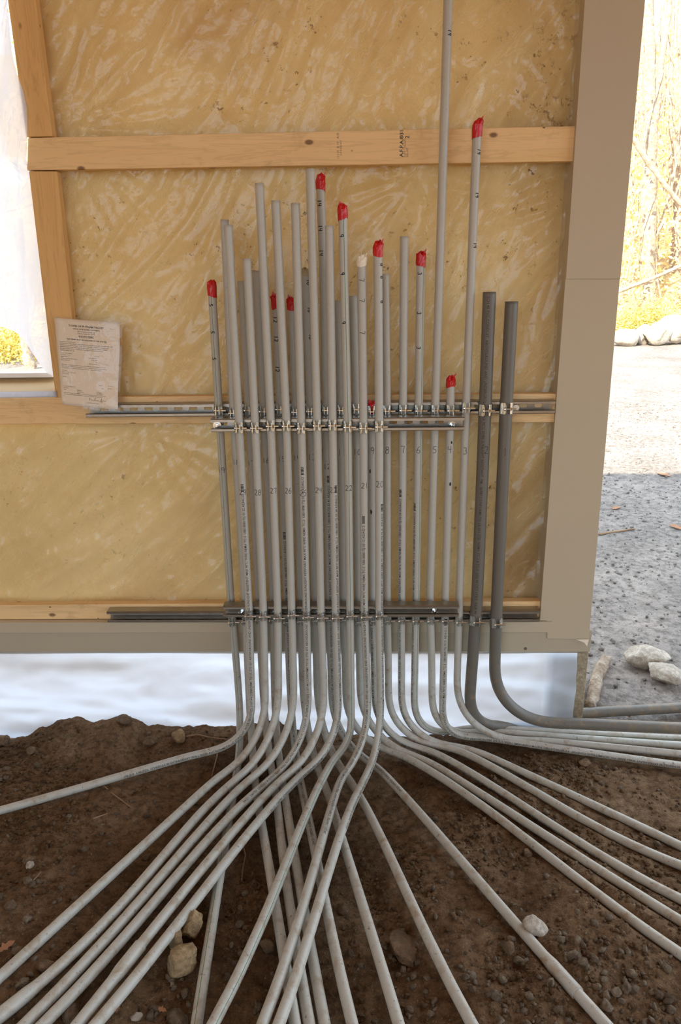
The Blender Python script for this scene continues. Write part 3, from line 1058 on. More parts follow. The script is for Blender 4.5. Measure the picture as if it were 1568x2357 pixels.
p.tape('red_tape', .020, .012, 14, -.4); p.hand('14', 1058, 0, .018)
p = mk(15, 'B', [(635, 690), (645, 943), (660, 1376), (667, 1560)], [(700, 1839), (717, 1922), (738, 2020), (757, 2128), (785, 2236), (811, 2357), (830, 2440)],
       'rear grey conduit marked 15 with red tape, behind 26', R=.27)
p.tape('red_tape', .026, .012, 15, -.5); p.hand('15', 1060, 0, .018)
for rr in (738, 785, 850): p.hand('12', rr, -.2, .014, 'down', .0026)
p.lettering(PRINT % '11', 1230, .1)
p = mk(16, 'B', [(590, 623), (607, 943), (628, 1376), (632, 1590)], [(652, 1806), (665, 1905), (679, 1960), (748, 2357), (762, 2440)],
       'rear grey conduit marked 16 with an open top, left of 27', R=.27)
p.hand('16', 1064, 0, .018)
p = mk(17, 'B', [(556, 647), (572.5, 943), (595, 1376), (604, 1560)], [(636, 1822), (642, 1905), (651, 1955), (713, 2357), (726, 2440)],
       'rear grey conduit marked 17 with an open top, left of 28', R=.27)
p.hand('17', 1066, 0, .018)
p = mk(18, 'B', [(517, 506), (537, 943), (564, 1376), (572, 1570)], [(592, 1840), (604, 1905), (612, 1955), (637, 2093), (679, 2357), (693, 2440)],
       'rear grey conduit marked 18, tall with an open top, left of 29', R=.27)
p.hand('18', 1066, 0, .018)
p = mk(19, 'B', [(487.5, 657), (504, 943), (531, 1376), (546, 1547)], [(543, 1790), (508, 2003), (480, 2180), (452, 2357), (440, 2440)],
       'leftmost grey conduit marked 19 with a green stripe, red tape and figure 5', R=.27)
p.tape('red_tape', .034, .012, 19, 0, 'red tape wrapped over the end', False); p.hand('19', 1080, -.2, .02); p.stripe(-.1)
for rr in (705, 770, 832): p.hand('5', rr, -.3, .013, 'down', .0024)
# front row, right to left
p = mk(20, 'F', [(870, 571), (873, 980), (873, 1415), (876, 1600)], [(841, 1789), (811, 1856), (778, 1938), (732, 2100), (707, 2150), (641, 2357), (612, 2450)],
       'front conduit marked 20 with red tape, rightmost of the front row', R=.27)
p.tape('red_tape', .022, .016, 20, .25); p.hand('20', 1118, .15, .021)
for rr in (612, 640, 702): p.hand('8', rr, .85, .012, 'down', .0024)
p.lettering(PRINT % '41', 1165, .72)
p = mk(21, 'F', [(832.5, 605), (837, 980), (839, 1415), (845, 1560)], [(785, 1789), (761, 1872), (737, 1950), (697, 2100), (676, 2140), (604, 2357), (572, 2450)],
       'front conduit marked 21 with white tape and three slanted sevens', R=.27)
p.tape('white_tape', .008, .022, 21, .2, 'torn white tape over the end'); p.hand('21', 1120, .2, .019)
for rr in (650, 692, 773): p.hand('7', rr, 0, .018, 'down', .0016)
p.lettering(PRINT % '12', 1190, -.1)
p = mk(22, 'F', [(789, 484), (800.5, 980), (806, 1415), (808, 1580)], [(768, 1745), (712, 1866), (670, 1955), (616, 2100), (537, 2254), (490, 2357), (450, 2450)],
       'front conduit marked 22 with a green stripe, red tape and three nines', R=.27)
p.tape('red_tape', .026, .014, 22, -.35); p.hand('22', 1124, .1, .019); p.stripe(.15)
for rr in (548, 637, 750): p.hand('9', rr, -.35, .013, 'down', .0024)
p = mk(23, 'F', [(758, 519), (766, 980), (773, 1415), (778, 1580)], [(696, 1780), (600, 1892), (547, 1950), (445, 2080), (357, 2184), (220, 2357), (150, 2450)],
       'front conduit marked 23 with an open top and print on its right side', R=.27)
p.hand('23', 1134, -.2, .019); p.lettering(PRINT % '24', 1125, .6)
p = mk(24, 'F', [(714, 389), (730.5, 980), (739, 1415), (745, 1570)], [(640, 1800), (512, 1950), (430, 2042), (318, 2180), (271, 2236), (180, 2357), (110, 2450)],
       'front conduit marked 24, tallest of the front row, with an open top', R=.27)
p.hand('24', 1132, .05, .019); p.bell(2182, 2262, 'end')
p = mk(25, 'F', [(680, 468), (694, 980), (706, 1415), (709, 1590)], [(620, 1795), (560, 1854), (465, 1950), (300, 2137), (105, 2350), (20, 2445)],
       'front conduit marked 25 with long black print down its face', R=.27)
p.hand('25', 1135, 0, .019); p.lettering(PRINT % '38', 1078, .0)
p = mk(26, 'F', [(634.5, 461.6), (660, 980), (672, 1415), (676, 1580)], [(560, 1805), (463, 1915), (431, 1950), (281, 2115), (64, 2350), (-20, 2440)],
       'front conduit marked 26 with an open top, between 25 and 27', R=.27)
p.hand('26', 1135, 0, .019)
p = mk(27, 'F', [(597, 421.6), (624, 980), (640, 1415), (641, 1580)], [(520, 1812), (428, 1915), (398, 1948), (242, 2115), (125, 2238), (60, 2292), (0, 2340), (-80, 2405)],
       'front conduit marked 27, second tallest of the front row, with an open top', R=.27)
p.hand('27', 1135, .1, .019); p.bell(2272, 2380, 'start')
p = mk(28, 'F', [(568.5, 595), (587.6, 980), (607, 1415), (610, 1580)], [(500, 1790), (430, 1853.6), (222, 2046), (0, 2249), (-90, 2330)],
       'front conduit marked 28 with an open top and no print', R=.27)
p.hand('28', 1135, 0, .019)
p = mk(29, 'F', [(525, 518), (551, 980), (574, 1415), (578, 1570)], [(450, 1736), (330, 1772), (220, 1803), (100, 1838), (0, 1866), (-120, 1899)],
       'front conduit marked 29, printed, bending off low to the left', R=.16)
p.hand('29', 1135, .1, .019); p.lettering(PRINT % '22', 1120, .1)

# the soil gives way under the conduits: press every length into a shallow groove
from mathutils.kdtree import KDTree
_pp = [(c, p.r) for p in PIPES.values() for c in p.path.C if c.z < .5]
KD = KDTree(len(_pp))
for i, (c, r) in enumerate(_pp): KD.insert((c.x, c.y, 0), i)
KD.balance()
def groove(x, y, z):
    for co, i, d in KD.find_range((x, y, 0), .038):
        c, r = _pp[i]
        lim = c.z - r * .75 + max(0, d - r * .9) * .9
        if z > lim: z = lim
    return z
gm = bpy.data.objects['ground']
for v in gm.data.vertices:
    w = v.co + gm.location
    if w.y > .8:
        v.co.z = groove(w.x, w.y, w.z) - gm.location.z
gm.data.update()
_gfull0 = gfull
def gfull(x, y):
    return groove(x, y, _gfull0(x, y))
def clear_of_pipes(x, y, r):
    for co, i, d in KD.find_range((x, y, 0), .02 + r * 1.5):
        return False
    return True

# ------------------------------------------------------------------ strut channels
def strut(xa, xb, zc, Yface, label, phase=0.0):
    """C channel 41 mm, open side to the viewer, slots in the web"""
    H, D_, lip, lipd = .0413, .0413, .0095, .007
    m = MB()
    x0_, x1_ = xa, xb
    def strip(prof):
        for (ya, za), (yb, zb) in zip(prof, prof[1:]):
            m.add([(x0_, ya, za), (x1_, ya, za), (x1_, yb, zb), (x0_, yb, zb)], [(0, 1, 2, 3)])
    yb_ = Yface + D_ - .0015
    top = [(Yface + lipd, zc + H / 2 - lip), (Yface, zc + H / 2 - lip + .0012), (Yface, zc + H / 2 - .0015), (Yface + .0015, zc + H / 2), (yb_ - .001, zc + H / 2), (yb_, zc + H / 2 - .001), (yb_, zc + .0085)]
    bot = [(yb_, zc - .0085), (yb_, zc - H / 2 + .001), (yb_ - .001, zc - H / 2), (Yface + .0015, zc - H / 2), (Yface, zc - H / 2 + .0015), (Yface, zc - H / 2 + lip - .0012), (Yface + lipd, zc - H / 2 + lip)]
    strip(top); strip(bot)
    # slotted middle of the web
    pitch, sl, sh = .0508, .0286, .0071
    x = x0_ + phase
    prev = x0_
    def quad(a, b):
        if b - a > 1e-5:
            m.add([(a, yb_, zc - .0085), (b, yb_, zc - .0085), (b, yb_, zc + .0085), (a, yb_, zc + .0085)], [(0, 1, 2, 3)])
    while x + pitch < x1_:
        if x >= x0_:
            a, b = x + .006, x + .006 + sl + .004
            quad(prev, a)
            cx = (a + b) / 2
            n = 16; hole = []; outer = []
            for i in range(n):
                an = 2 * pi * (i + .5) / n
                dx = cos(an) * sh + (sl / 2 - sh) * (1 if cos(an) > 0 else -1)
                hole.append((cx + dx, yb_, zc + sin(an) * sh))
                hx, hz = (b - a) / 2, .0085
                k = min(hx / max(1e-6, abs(cos(an) * 2.2)), hz / max(1e-6, abs(sin(an)))) 
                outer.append((cx + max(-hx, min(hx, cos(an) * 2.2 * k)), yb_, zc + max(-hz, min(hz, sin(an) * k))))
            m.add(hole + outer, [(i, (i + 1) % n, n + (i + 1) % n, n + i) for i in range(n)])
            # corner fillers
            prev = b
        x += pitch
    quad(prev, x1_)
    o = m.build('strut_channel', M_['galv'])
    s = o.modifiers.new('solid', 'SOLIDIFY'); s.thickness = .0025; s.offset = 0
    tag(o, label, 'strut channel', 'slotted steel strut channels')
    return o

def zrow(row, Y, x=784): return P(x, row, Y).z
Z_UB, Z_UF = zrow(941, YSB, 800), zrow(977.5, YSF, 780)
Z_LB, Z_LF = zrow(1419.5, YSB, 800), zrow(1407.5, YSF, 780)
XUB = (P(196, 943, YSB).x, P(1278, 941, YSB).x)
XUF = (P(485, 978, YSF).x, P(1069, 978, YSF).x)
XLB = (P(246, 1414, YSB).x, P(1243, 1414, YSB).x)
XLF = (P(514, 1405, YSF).x, P(1057, 1405, YSF).x)
strut(*XUB, Z_UB, YSB, 'longest upper strut channel, fixed to the mid wall board', .030)
strut(*XUF, Z_UF, YSF, 'short upper strut channel in front of the rear conduits', .012)
strut(*XLB, Z_LB, YSB, 'long lower strut channel along the bottom of the wall', .02)
strut(*XLF, Z_LF, YSF, 'short lower strut channel in front of the rear conduits', .014)

def hexbolt(c, label, r=.0085, washer=.013):
    t = empty('hex_bolt', c)
    m = MB(); c = Vector(c)
    m.cyl(c, c + Vector((0, .0025, 0)), washer, n=24)
    m.build('washer', M_['zinc'], parent=t, origin=c)
    m = MB(); m.cyl(c - Vector((0, .007, 0)), c, r, n=6)
    m.cyl(c - Vector((0, .016, 0)), c - Vector((0, .007, 0)), r * .5, n=14)
    m.build('bolt_head', M_['zinc'], parent=t, origin=c, bevel=.0008)
    tag(t, label, 'bolt', 'bolts holding the front strut channels')
by = YSF + .0413 - .006
hexbolt(P(500, 979, by), 'hex bolt with washer at the left end of the upper front strut')
hexbolt(P(1041, 979, by), 'hex bolt with washer at the right end of the upper front strut')
hexbolt(P(557, 1409, by), 'hex bolt at the left end of the lower front strut')
hexbolt(P(1001, 1405, by), 'hex bolt near the right end of the lower front strut')
m = MB(); c = P(1188, 939, YSB + .012); m.cyl(c, c + Vector((0, .003, 0)), .011, n=24)
tag(m.build('plastic_washer', M_['white_tape']), 'cream plastic disc in the upper strut right of the dark conduits', 'washer')

# ------------------------------------------------------------------ pipe clamps
def clamp_half(m, r, sgn, hgt=.031, big=False):
    """one half strap: hook in the channel, around the pipe side, ear to the front; pipe axis at origin"""
    ear_x = .0062 if not big else .0075
    wx = r + .0030
    pts = [(wx - .004, r + .014), (wx - .001, r + .004), (wx, r - .002), (wx, r * .35)]
    a0, a1 = radians(88), radians(math.degrees(math.asin(ear_x / (r + .0026))) + 2)
    k = 12
    for i in range(k + 1):
        a = a0 + (a1 - a0) * i / k
        pts.append(((r + .0026) * sin(a), -(r + .0026) * cos(a)))
    pts.append((ear_x, -(r + .004)))
    pts.append((ear_x, -(r + .010)))
    pts.append((ear_x, -(r + .015)))
    hs = [hgt * .5, hgt * .8] + [hgt] * (len(pts) - 4) + [hgt * .95, hgt * .7]
    th = .0015
    vv, ff = [], []
    for i, (x, y) in enumerate(pts):
        a = pts[max(0, i - 1)]; b = pts[min(len(pts) - 1, i + 1)]
        dx, dy = b[0] - a[0], b[1] - a[1]
        L = sqrt(dx * dx + dy * dy)
        nx_, ny_ = -dy / L, dx / L
        for (ox, hz) in ((0, -1), (0, 1), (1, 1), (1, -1)):
            vv.append((sgn * (x + nx_ * ox * th * -1), y + ny_ * ox * th * -1, hz * hs[i] / 2))
    n = len(pts)
    for i in range(n - 1):
        for j in range(4):
            q = (j + 1) % 4
            f = (i * 4 + j, i * 4 + q, (i + 1) * 4 + q, (i + 1) * 4 + j)
            ff.append(f if sgn > 0 else f[::-1])
    ff += [(0, 1, 2, 3), tuple(4 * (n - 1) + j for j in (3, 2, 1, 0))]
    m.add(vv, ff)

def make_clamp(r, big):
    t = empty('pipe_clamp', (0, 0, 0))
    for sgn in (-1, 1):
        m = MB(); clamp_half(m, r, sgn, .035 if not big else .037, big)
        m.build('strap_half', M_['zinc'], parent=t, origin=(0, 0, 0), smooth_=True).modifiers.new('e', 'EDGE_SPLIT').split_angle = radians(35)
    yb_ = -(r + .009)
    m = MB()
    m.cyl((-.011, yb_, 0), (.027, yb_, 0), .0030, n=12)
    m.build('clamp_bolt', M_['zinc'], parent=t, origin=(0, 0, 0), smooth_=False)
    m = MB()
    m.cyl((-.0125, yb_, 0), (-.0078, yb_, 0), .0052, .0060, n=16)
    m.build('bolt_head', M_['zinc'], parent=t, origin=(0, 0, 0), bevel=.0006)
    m = MB()
    m.cyl((.0078, yb_, 0), (.0118, yb_, 0), .0062, n=6)
    m.build('nut', M_['zinc'], parent=t, origin=(0, 0, 0))
    return t
PROTO = {False: make_clamp(RS, False), True: make_clamp(RB, True)}
used = set()
def place_clamp(num, z, where):
    path = PIPES[num].path
    big = num < 3
    k = min(range(path.n), key=lambda i: abs(path.C[i].z - z))
    c = path.C[k]; T = path.T[k]
    src = PROTO[big]
    if big not in used:
        used.add(big); o = src
    else:
        o = src.copy(); COL.objects.link(o)
        for ch in src.children:
            d = ch.copy(); COL.objects.link(d); d.parent = o
    o.location = c
    o.rotation_euler = (0, -math.atan2(-T.x, -T.z) * -1, 0)
    kind = 'wide' if big else 'small'
    tag(o, '%s bright zinc clamp holding conduit %d to the %s strut' % (kind, num, where), 'pipe clamp', 'zinc pipe clamps on the strut channels')
for nmb in list(range(1, 20)):
    place_clamp(nmb, Z_UB, 'upper rear')
    place_clamp(nmb, Z_LB - .002, 'lower rear')
for nmb in range(20, 30):
    place_clamp(nmb, Z_UF - .002, 'upper front')
    place_clamp(nmb, Z_LF - .004, 'lower front')

# ------------------------------------------------------------------ painted steel trims
def panel(name, pxs, Yf, th, mat, label, ret=None):
    m = MB()
    q = [P(a, b, Yf) for a, b in pxs]
    n = len(q)
    back = [p + Vector((0, th, 0)) for p in q]
    m.add(q + back, [tuple(range(n - 1, -1, -1)), tuple(range(n, 2 * n))] + [(i, (i + 1) % n, n + (i + 1) % n, n + i) for i in range(n)])
    o = m.build(name, mat, bevel=.0008)
    return tag(o, label, 'trim', kind='structure')
panel('trim_1', [(1375, -420), (1523, -420), (1428.5, 642), (1303, 642)], 2.548, .16, M_['steel_white'], 'upper length of the pale steel corner trim')
panel('trim_2', [(1305, 600), (1431, 600), (1356, 1472), (1260, 1470), (1260, 1429), (1243, 1428)], 2.553, .15, M_['steel_white'],
      'lower length of the pale steel corner trim with a notched foot')
# base trim: lip, upper face, lower face
def base_trim(name, rows, Ys, xr, label, mat):
    xl = -2.55
    xr = P(xr, rows[-1], Ys[-1]).x
    prof = [(Y, zrow(r_, Y)) for r_, Y in zip(rows, Ys)]
    m = MB(); n = len(prof)
    m.add([(xl, y, z) for y, z in prof] + [(xr, y, z) for y, z in prof], [(i, i + 1, n + i + 1, n + i) for i in range(n - 1)] + [tuple(range(n, 2 * n))])
    tag(m.build(name, mat), label, 'trim', kind='structure')
base_trim('trim_3', [1417, 1428, 1432, 1456, 1458], [2.600, 2.560, 2.548, 2.548, 2.600], 1260, 'upper stepped lip of the grey steel base trim', M_['steel_white'])
base_trim('trim_4', [1452, 1500, 1503], [2.556, 2.556, 2.62], 1345, 'flat lower face of the grey steel base trim', M_['steel_grey'])
m = MB(); c = P(1210, 1493, 2.555); m.cyl(c, c + Vector((0, .004, 0)), .006, n=16); m.cyl(c - Vector((0, .0015, 0)), c, .0036, n=6)
tag(m.build('trim_screw', M_['galv']), 'small dark screw in the base trim near its right end', 'screw')
# torn white flap at the trim foot
m = MB(); q = [P(1326, 1472, 2.545), P(1356, 1472, 2.54), P(1352, 1488, 2.535), P(1345, 1479, 2.54)]
m.add(q + [p + Vector((0, .001, 0)) for p in q], [(0, 1, 2, 3), (7, 6, 5, 4), (0, 4, 5, 1), (1, 5, 6, 2), (2, 6, 7, 3), (3, 7, 4, 0)])
tag(m.build('tape_scrap', M_['white_tape']), 'torn white scrap at the foot of the corner trim', 'scrap')

# ------------------------------------------------------------------ concrete pier, white batten, lower film
def solid_px(name, x0p, x1p, r0, r1, Yf, th, mat, label, cat, zmin=-.1):
    a, b = P(x0p, r0, Yf), P(x1p, r0, Yf)
    m = MB(); m.box(a.x, b.x, Yf, Yf + th, zmin, a.z)
    return tag(m.build(name, mat, bevel=.004), label, cat)
solid_px('concrete_pier', 1278, 1357, 1490, 1640, 2.66, .28, M_['concrete'], 'tan concrete pier under the corner trim', 'pier')
solid_px('white_batten', 1258, 1277, 1495, 1640, 2.645, .012, M_['white_frame'], 'white upright batten behind the lower plastic beside the pier', 'batten')
def film_low():
    xr_pts = [(1500, 1331), (1530, 1330), (1560, 1326), (1590, 1325), (1640, 1321), (1720, 1318)]
    X0 = -2.6
    zt = zrow(1497, YFILM)
    def xr(z):
        r_ = proj(Vector((.8, YFILM, z)))[1]
        for (a, xa), (b, xb) in zip(xr_pts, xr_pts[1:]):
            if r_ <= b: 
                q = max(0, (r_ - a) / (b - a)); return P(xa + (xb - xa) * q, r_, YFILM).x
        return P(1318, r_, YFILM).x
    def f(u, v):
        z = zt + (-.05 - zt) * v
        x = X0 + (xr(z) - X0) * u
        h = .035 * noise.noise(Vector((x * 1.3, z * 5, 3))) + .018 * noise.noise(Vector((x * 4 + z * 4, z * 14, 6))) + .008 * ridge(x * 1.2 + z * 3, z * 4, 6, .5)
        h += .005 * noise.noise(Vector((x * 14, z * 20, 3)))
        belly = .03 * sin(pi * min(1, v * 1.1))
        return (x, YFILM + .008 - (h * smooth(v * 5)) - belly * .4, z)
    m = MB(); a, b = grid_mesh(260, 46, f); m.add(a, b)
    tag(m.build('plastic_skirt', M_['film_bottom'], smooth_=True), 'glowing white translucent plastic hanging below the base trim', 'plastic sheet')
film_low()

# ------------------------------------------------------------------ window bay on the left
def curtain():
    edge = [(-420, -30), (0, 17), (120, 28), (170, 39), (215, 56), (250, 63), (300, 64), (345, 63), (375, 60), (394, 76), (540, 95), (727, 116), (905, 139)]
    bot = [(-3, 690), (-200, 720), (0, 762), (28, 776), (48, 800), (62, 822), (74, 838), (90, 860), (106, 868), (124, 884), (135, 890)]
    Y = 2.562
    def Yat(z):
        r_ = proj(Vector((-1.0, Y, z)))[1]
        return 2.562 + .046 * smooth((r_ - 375) / 25)
    def xr(z):
        r_ = proj(Vector((-1.0, Y, z)))[1]
        for (a, xa), (b, xb) in zip(edge, edge[1:]):
            if r_ <= b: return P(xa + (xb - xa) * max(0, (r_ - a) / (b - a)), r_, Y).x
        return P(128, r_, Y).x
    bx = [(P(a, b, Y).x, P(a, b, Y).z) for a, b in bot]; bx[0] = (-2.6, bx[1][1] + .05)
    def zb(x):
        for (a, za), (b, z_b) in zip(bx, bx[1:]):
            if x <= b: return za + (z_b - za) * max(0, (x - a) / (b - a))
        return bx[-1][1]
    def f(u, v):
        z = Z_TOP + (zb(-2.6 + 1.7 * u) - Z_TOP) * v
        for _ in range(4):
            x = -2.6 + (xr(z) + 2.6) * u
            z = Z_TOP + (zb(x) - Z_TOP) * v
        k = smooth((1 - u) * 9)
        h = .05 * noise.noise(Vector((x * 3.0, z * .9, 3))) + .03 * ridge(x * 5 + z * .8, z * .7, 6, .35)
        return (x, Yat(z) + h * k - .002, z)
    m = MB(); a, b = grid_mesh(110, 120, f); m.add(a, b)
    tag(m.build('plastic_curtain', M_['film_curtain'], smooth_=True), 'milky plastic sheet covering the window opening at the left', 'plastic sheet')
curtain()
wn = empty('window_1', (-1.6, 2.66, 1.2)); tag(wn, 'white vinyl window behind the milky plastic', 'window', kind='structure')
m = MB(); za = zrow(858, 2.66, 60); zb_ = zrow(869, 2.66, 60)
m.box(-2.55, P(128, 865, 2.66).x, 2.655, 2.70, zb_, za)
m.build('bottom_rail', M_['white_frame'], parent=wn, origin=(-1.6, 2.66, 1.2), bevel=.002)
m = MB(); zc_ = zrow(903, 2.60, 60)
m.add([(-2.55, 2.575, zc_), (-.9, 2.575, zc_), (-.9, 2.70, zb_), (-2.55, 2.70, zb_), (-2.55, 2.575, zc_ - .02), (-.9, 2.575, zc_ - .02), (-.9, 2.70, zb_ - .03), (-2.55, 2.70, zb_ - .03)],
      [(0, 1, 2, 3), (7, 6, 5, 4), (0, 4, 5, 1), (1, 5, 6, 2), (2, 6, 7, 3), (3, 7, 4, 0)])
m.build('window_sill', M_['plywood'], parent=wn, origin=(-1.6, 2.66, 1.2))
# folded strip of plastic along the front of the sill
def f(u, v):
    x = -2.5 + (P(130, 905, 2.56).x + 2.5) * u
    z = zrow(901, 2.56, 60) + (zrow(915, 2.56, 60) - zrow(901, 2.56, 60)) * v
    return (x, 2.560 - .003 * noise.noise(Vector((x * 14, z * 30, 0))), z + .003 * noise.noise(Vector((x * 6, 1, 0))) * (1 - v))
m = MB(); a, b = grid_mesh(90, 5, f); m.add(a, b)
tag(m.build('plastic_strip', M_['film_curtain'], smooth_=True, solid=.001), 'white folded plastic strip along the window sill', 'plastic strip')

# ------------------------------------------------------------------ building permit in its sleeve
def permit():
    TL, TR = P(125, 731, 2.552), P(277, 743, 2.540)
    BL, BR = P(143, 931, 2.512), P(271, 943, 2.505)
    def pt(u, v, lift=0.0):     # u 0..1 across, v 0..1 down
        p = TL.lerp(TR, u).lerp(BL.lerp(BR, u), v)
        bow = .006 * sin(pi * u) * (1 - .3 * v) + .003 * sin(3 * pi * v + 1) * u
        return p + Vector((0, -bow - lift, 0))
    t = empty('building_permit', (BL + BR) / 2)
    O = (BL + BR) / 2
    m = MB(); a, b = grid_mesh(16, 20, lambda u, v: pt(u, v)); m.add(a, b)
    m.build('paper_sheet', M_['paper'], parent=t, origin=O, smooth_=True, solid=.0004)
    Wd, Hd = 8.5, 11.0
    lines = [('TOWN OF PUTNAM VALLEY', 4.15, .95, .36, .006, 'c'), ('OFFICE OF BUILDING & ZONING', 4.15, 1.27, .24, .004, 'c'),
             ('265 Oscawana Lake Road', 4.15, 1.55, .22, 0, 'c'), ('Putnam Valley, NY 10579', 4.15, 1.80, .22, 0, 'c'),
             ('BUILDING PERMIT', 4.15, 2.15, .25, .004, 'c'), ('THIS PERMIT MUST BE DISPLAYED AT THE JOB SITE', 4.15, 2.60, .235, .004, 'c'),
             ('Page  1 of  1', 7.2, .9, .15, 0, 'l')]
    body = [('Permission is hereby granted for:', .45, 2.95), ('INSTALLATION OF ELECTRICAL CONDUIT BEING IN ACCORDANCE WITH AN APPROVED PLAN', .45, 3.17),
            ('SPECIFICATIONS AND PLOT PLAN. THE HOMEOWNER AND CONTRACTOR AGREE THAT', .45, 3.39), ('PERMIT MUST BE POSTED AND INSPECTIONS CALLED FOR BEFORE WORK IS COVERED', .45, 3.61),
            ('BEFORE A CERTIFICATE OF OCCUPANCY APPROVED BY THIS OFFICE IS ISSUED', .45, 3.83), ('PERMIT NUMBER AND USE', .45, 4.05),
            ('Owner:   of this Address', .45, 4.40), ('Located At:   Street', .45, 4.62), ('Applicant/Phone:', .45, 4.84), ('Address of applicant and telephone', .45, 5.06), ('Putnam Valley, NY', .45, 5.28),
            ('Permit #:', 5.2, 4.5), ('Section-Block-Lot:', 4.3, 4.75), ('Permit Type:', 4.7, 5.0), ('Fee:', 5.3, 5.25), ('Expiration Date:', 4.4, 5.5),
            ('This permit is issued with the understanding that all construction shall comply with the code', .45, 5.85),
            ('of the town and is valid for the period shown. It may be revoked if the work does not conform', .45, 6.05),
            ('to the plans filed. Inspections are required before any work is enclosed or occupied.', .45, 6.25),
            ('Contractor:', .45, 6.6), ('General contractor of record', .45, 6.8), ('License number', .45, 7.0), ('Insurance', .45, 7.4),
            ('Fee', 1.4, 7.95), ('Paid', 1.4, 8.15), ('Check #', 5.7, 8.1), ('Amount', 7.1, 8.1), ('Total', 6.1, 8.5), ('$1,282.00', 7.0, 8.45),
            ('List of Required Inspections', .45, 8.6), ('FOOTING', .5, 8.85), ('SLAB', .5, 9.05), ('FRAMING', 2.5, 9.0), ('INSULATION', 2.5, 9.2), ('FINAL', 2.5, 9.4), ('PLUMBING', 5.4, 9.1), ('ELECTRICAL', 5.4, 9.3),
            ('This permit must be posted at the front of the property in plain view and the building must not', .45, 9.45),
            ('be occupied until the final inspection has been made and a certificate has been issued.', .45, 9.63), ('Code Enforcement Officer', 3.9, 10.5)]
    k_text = MB()
    def put(s, x, y, size, bold, al):
        V, Fc = text_geo(s, size, 1, bold)
        w = max(v[0] for v in V)
        ox = x - w / 2 if al == 'c' else x
        k_text.add([pt((ox + a) / Wd, (y - b) / Hd, .0007) for a, b in V], Fc)
        return ox, w
    for s, x, y, size, bold, al in lines:
        ox, w = put(s, x, y, size, bold, al)
        if s.startswith('BUILDING') or s.startswith('THIS'):
            k_text.add([pt(ox / Wd, (y + .05) / Hd, .0007), pt((ox + w) / Wd, (y + .05) / Hd, .0007), pt((ox + w) / Wd, (y + .08) / Hd, .0007), pt(ox / Wd, (y + .08) / Hd, .0007)], [(0, 1, 2, 3)])
    for s, x, y in body: put(s, x, y, .165, 0, 'l')
    k_text.build('printed_text', M_['ink_print'], parent=t, origin=O)
    sg = MB()
    pts = [(4.3, 9.75), (4.35, 10.1), (4.5, 9.9), (4.62, 10.15), (4.8, 10.0), (4.95, 10.15), (5.2, 9.7), (5.15, 10.15), (5.4, 10.05), (5.7, 10.1), (5.9, 10.2), (6.1, 9.75), (6.05, 10.3), (6.35, 10.0), (6.6, 10.1), (6.8, 10.0)]
    sg.tube([pt(a / Wd, b / Hd, .001) for a, b in pts], .00045, 5)
    sg.build('signature', M_['ink'], parent=t, origin=O)
    def sl(u, v):
        p = pt(-.06 + 1.10 * u, -.02 + 1.045 * v, .0022)
        return p + Vector((0, -.0025 * noise.noise(Vector((u * 5, v * 7, 0))) - .001 * ridge(u * 4, v * 4, 2), 0))
    m = MB(); a, b = grid_mesh(30, 40, sl); m.add(a, b)
    m.build('plastic_sleeve', M_['sleeve'], parent=t, origin=O, smooth_=True)
    tag(t, 'white printed building permit in a clear plastic sleeve on the post', 'notice')
permit()

# stamps on the upper board
def board_text(s, px_, py_, size, mat, bold=0.0, parent=None):
    """reads upward; starts at the pixel"""
    V, Fc = text_geo(s, size, 2, bold)
    o = P(px_, py_, YG - .0004)
    m = MB(); m.add([(o.x - b, o.y, o.z + a) for a, b in V], [f for f in Fc])
    return m.build('grade_stamp', mat, parent=parent)
board_text('A.F.P.A.\u00ae31', 928, 361, .0155, M_['ink'], .0003, beam)
board_text('S-P-F   NLGA', 934, 361, .0085, M_['ink_soft'], .0, beam)
board_text('KD-HT', 940, 361, .0085, M_['ink_soft'], .0, beam)
board_text('2', 942, 319, .017, M_['ink'], .0003, beam)
board_text('11119  B 19   A.\u00ae', 781, 366, .010, M_['ink_soft'], 0, beam)
board_text('S-P-F KD-HT', 787, 358, .008, M_['ink_soft'], 0, beam)

# ------------------------------------------------------------------ stones, gravel, twigs
def rock_mesh(w, d, h, seed, sub=3, rough=.22, flat=.0):
    bm = bmesh.new()
    bmesh.ops.create_icosphere(bm, subdivisions=sub, radius=.5)
    rnd = random.Random(seed)
    cuts = [(Vector((rnd.uniform(-1, 1), rnd.uniform(-1, 1), rnd.uniform(-1, 1))).normalized(), rnd.uniform(.30, .43)) for _ in range(9)]
    for v in bm.verts:
        p = v.co.copy()
        for nrm, dd in cuts:
            e = p.dot(nrm) - dd
            if e > 0: p -= nrm * e * .9
        p += p.normalized() * rough * .25 * noise.noise(p * 4 + Vector((seed, 0, 0))) + p.normalized() * rough * .10 * noise.noise(p * 11 + Vector((seed, 5, 0)))
        v.co = Vector((p.x * w, p.y * d, p.z * h)) * 1.15
    V = [v.co.copy() for v in bm.verts]; Fc = [tuple(v.index for v in f.verts) for f in bm.faces]
    bm.free()
    return V, Fc
GZ_IN = lambda p: gfull(p.x, p.y)
def surf(px_, py_, g=gfull):
    d = ray(px_, py_); z = .05; p = CAMP
    for _ in range(14):
        p = CAMP + d * ((z - CAMZ) / d.z)
        z = .5 * z + .5 * g(p.x, p.y)
    return p
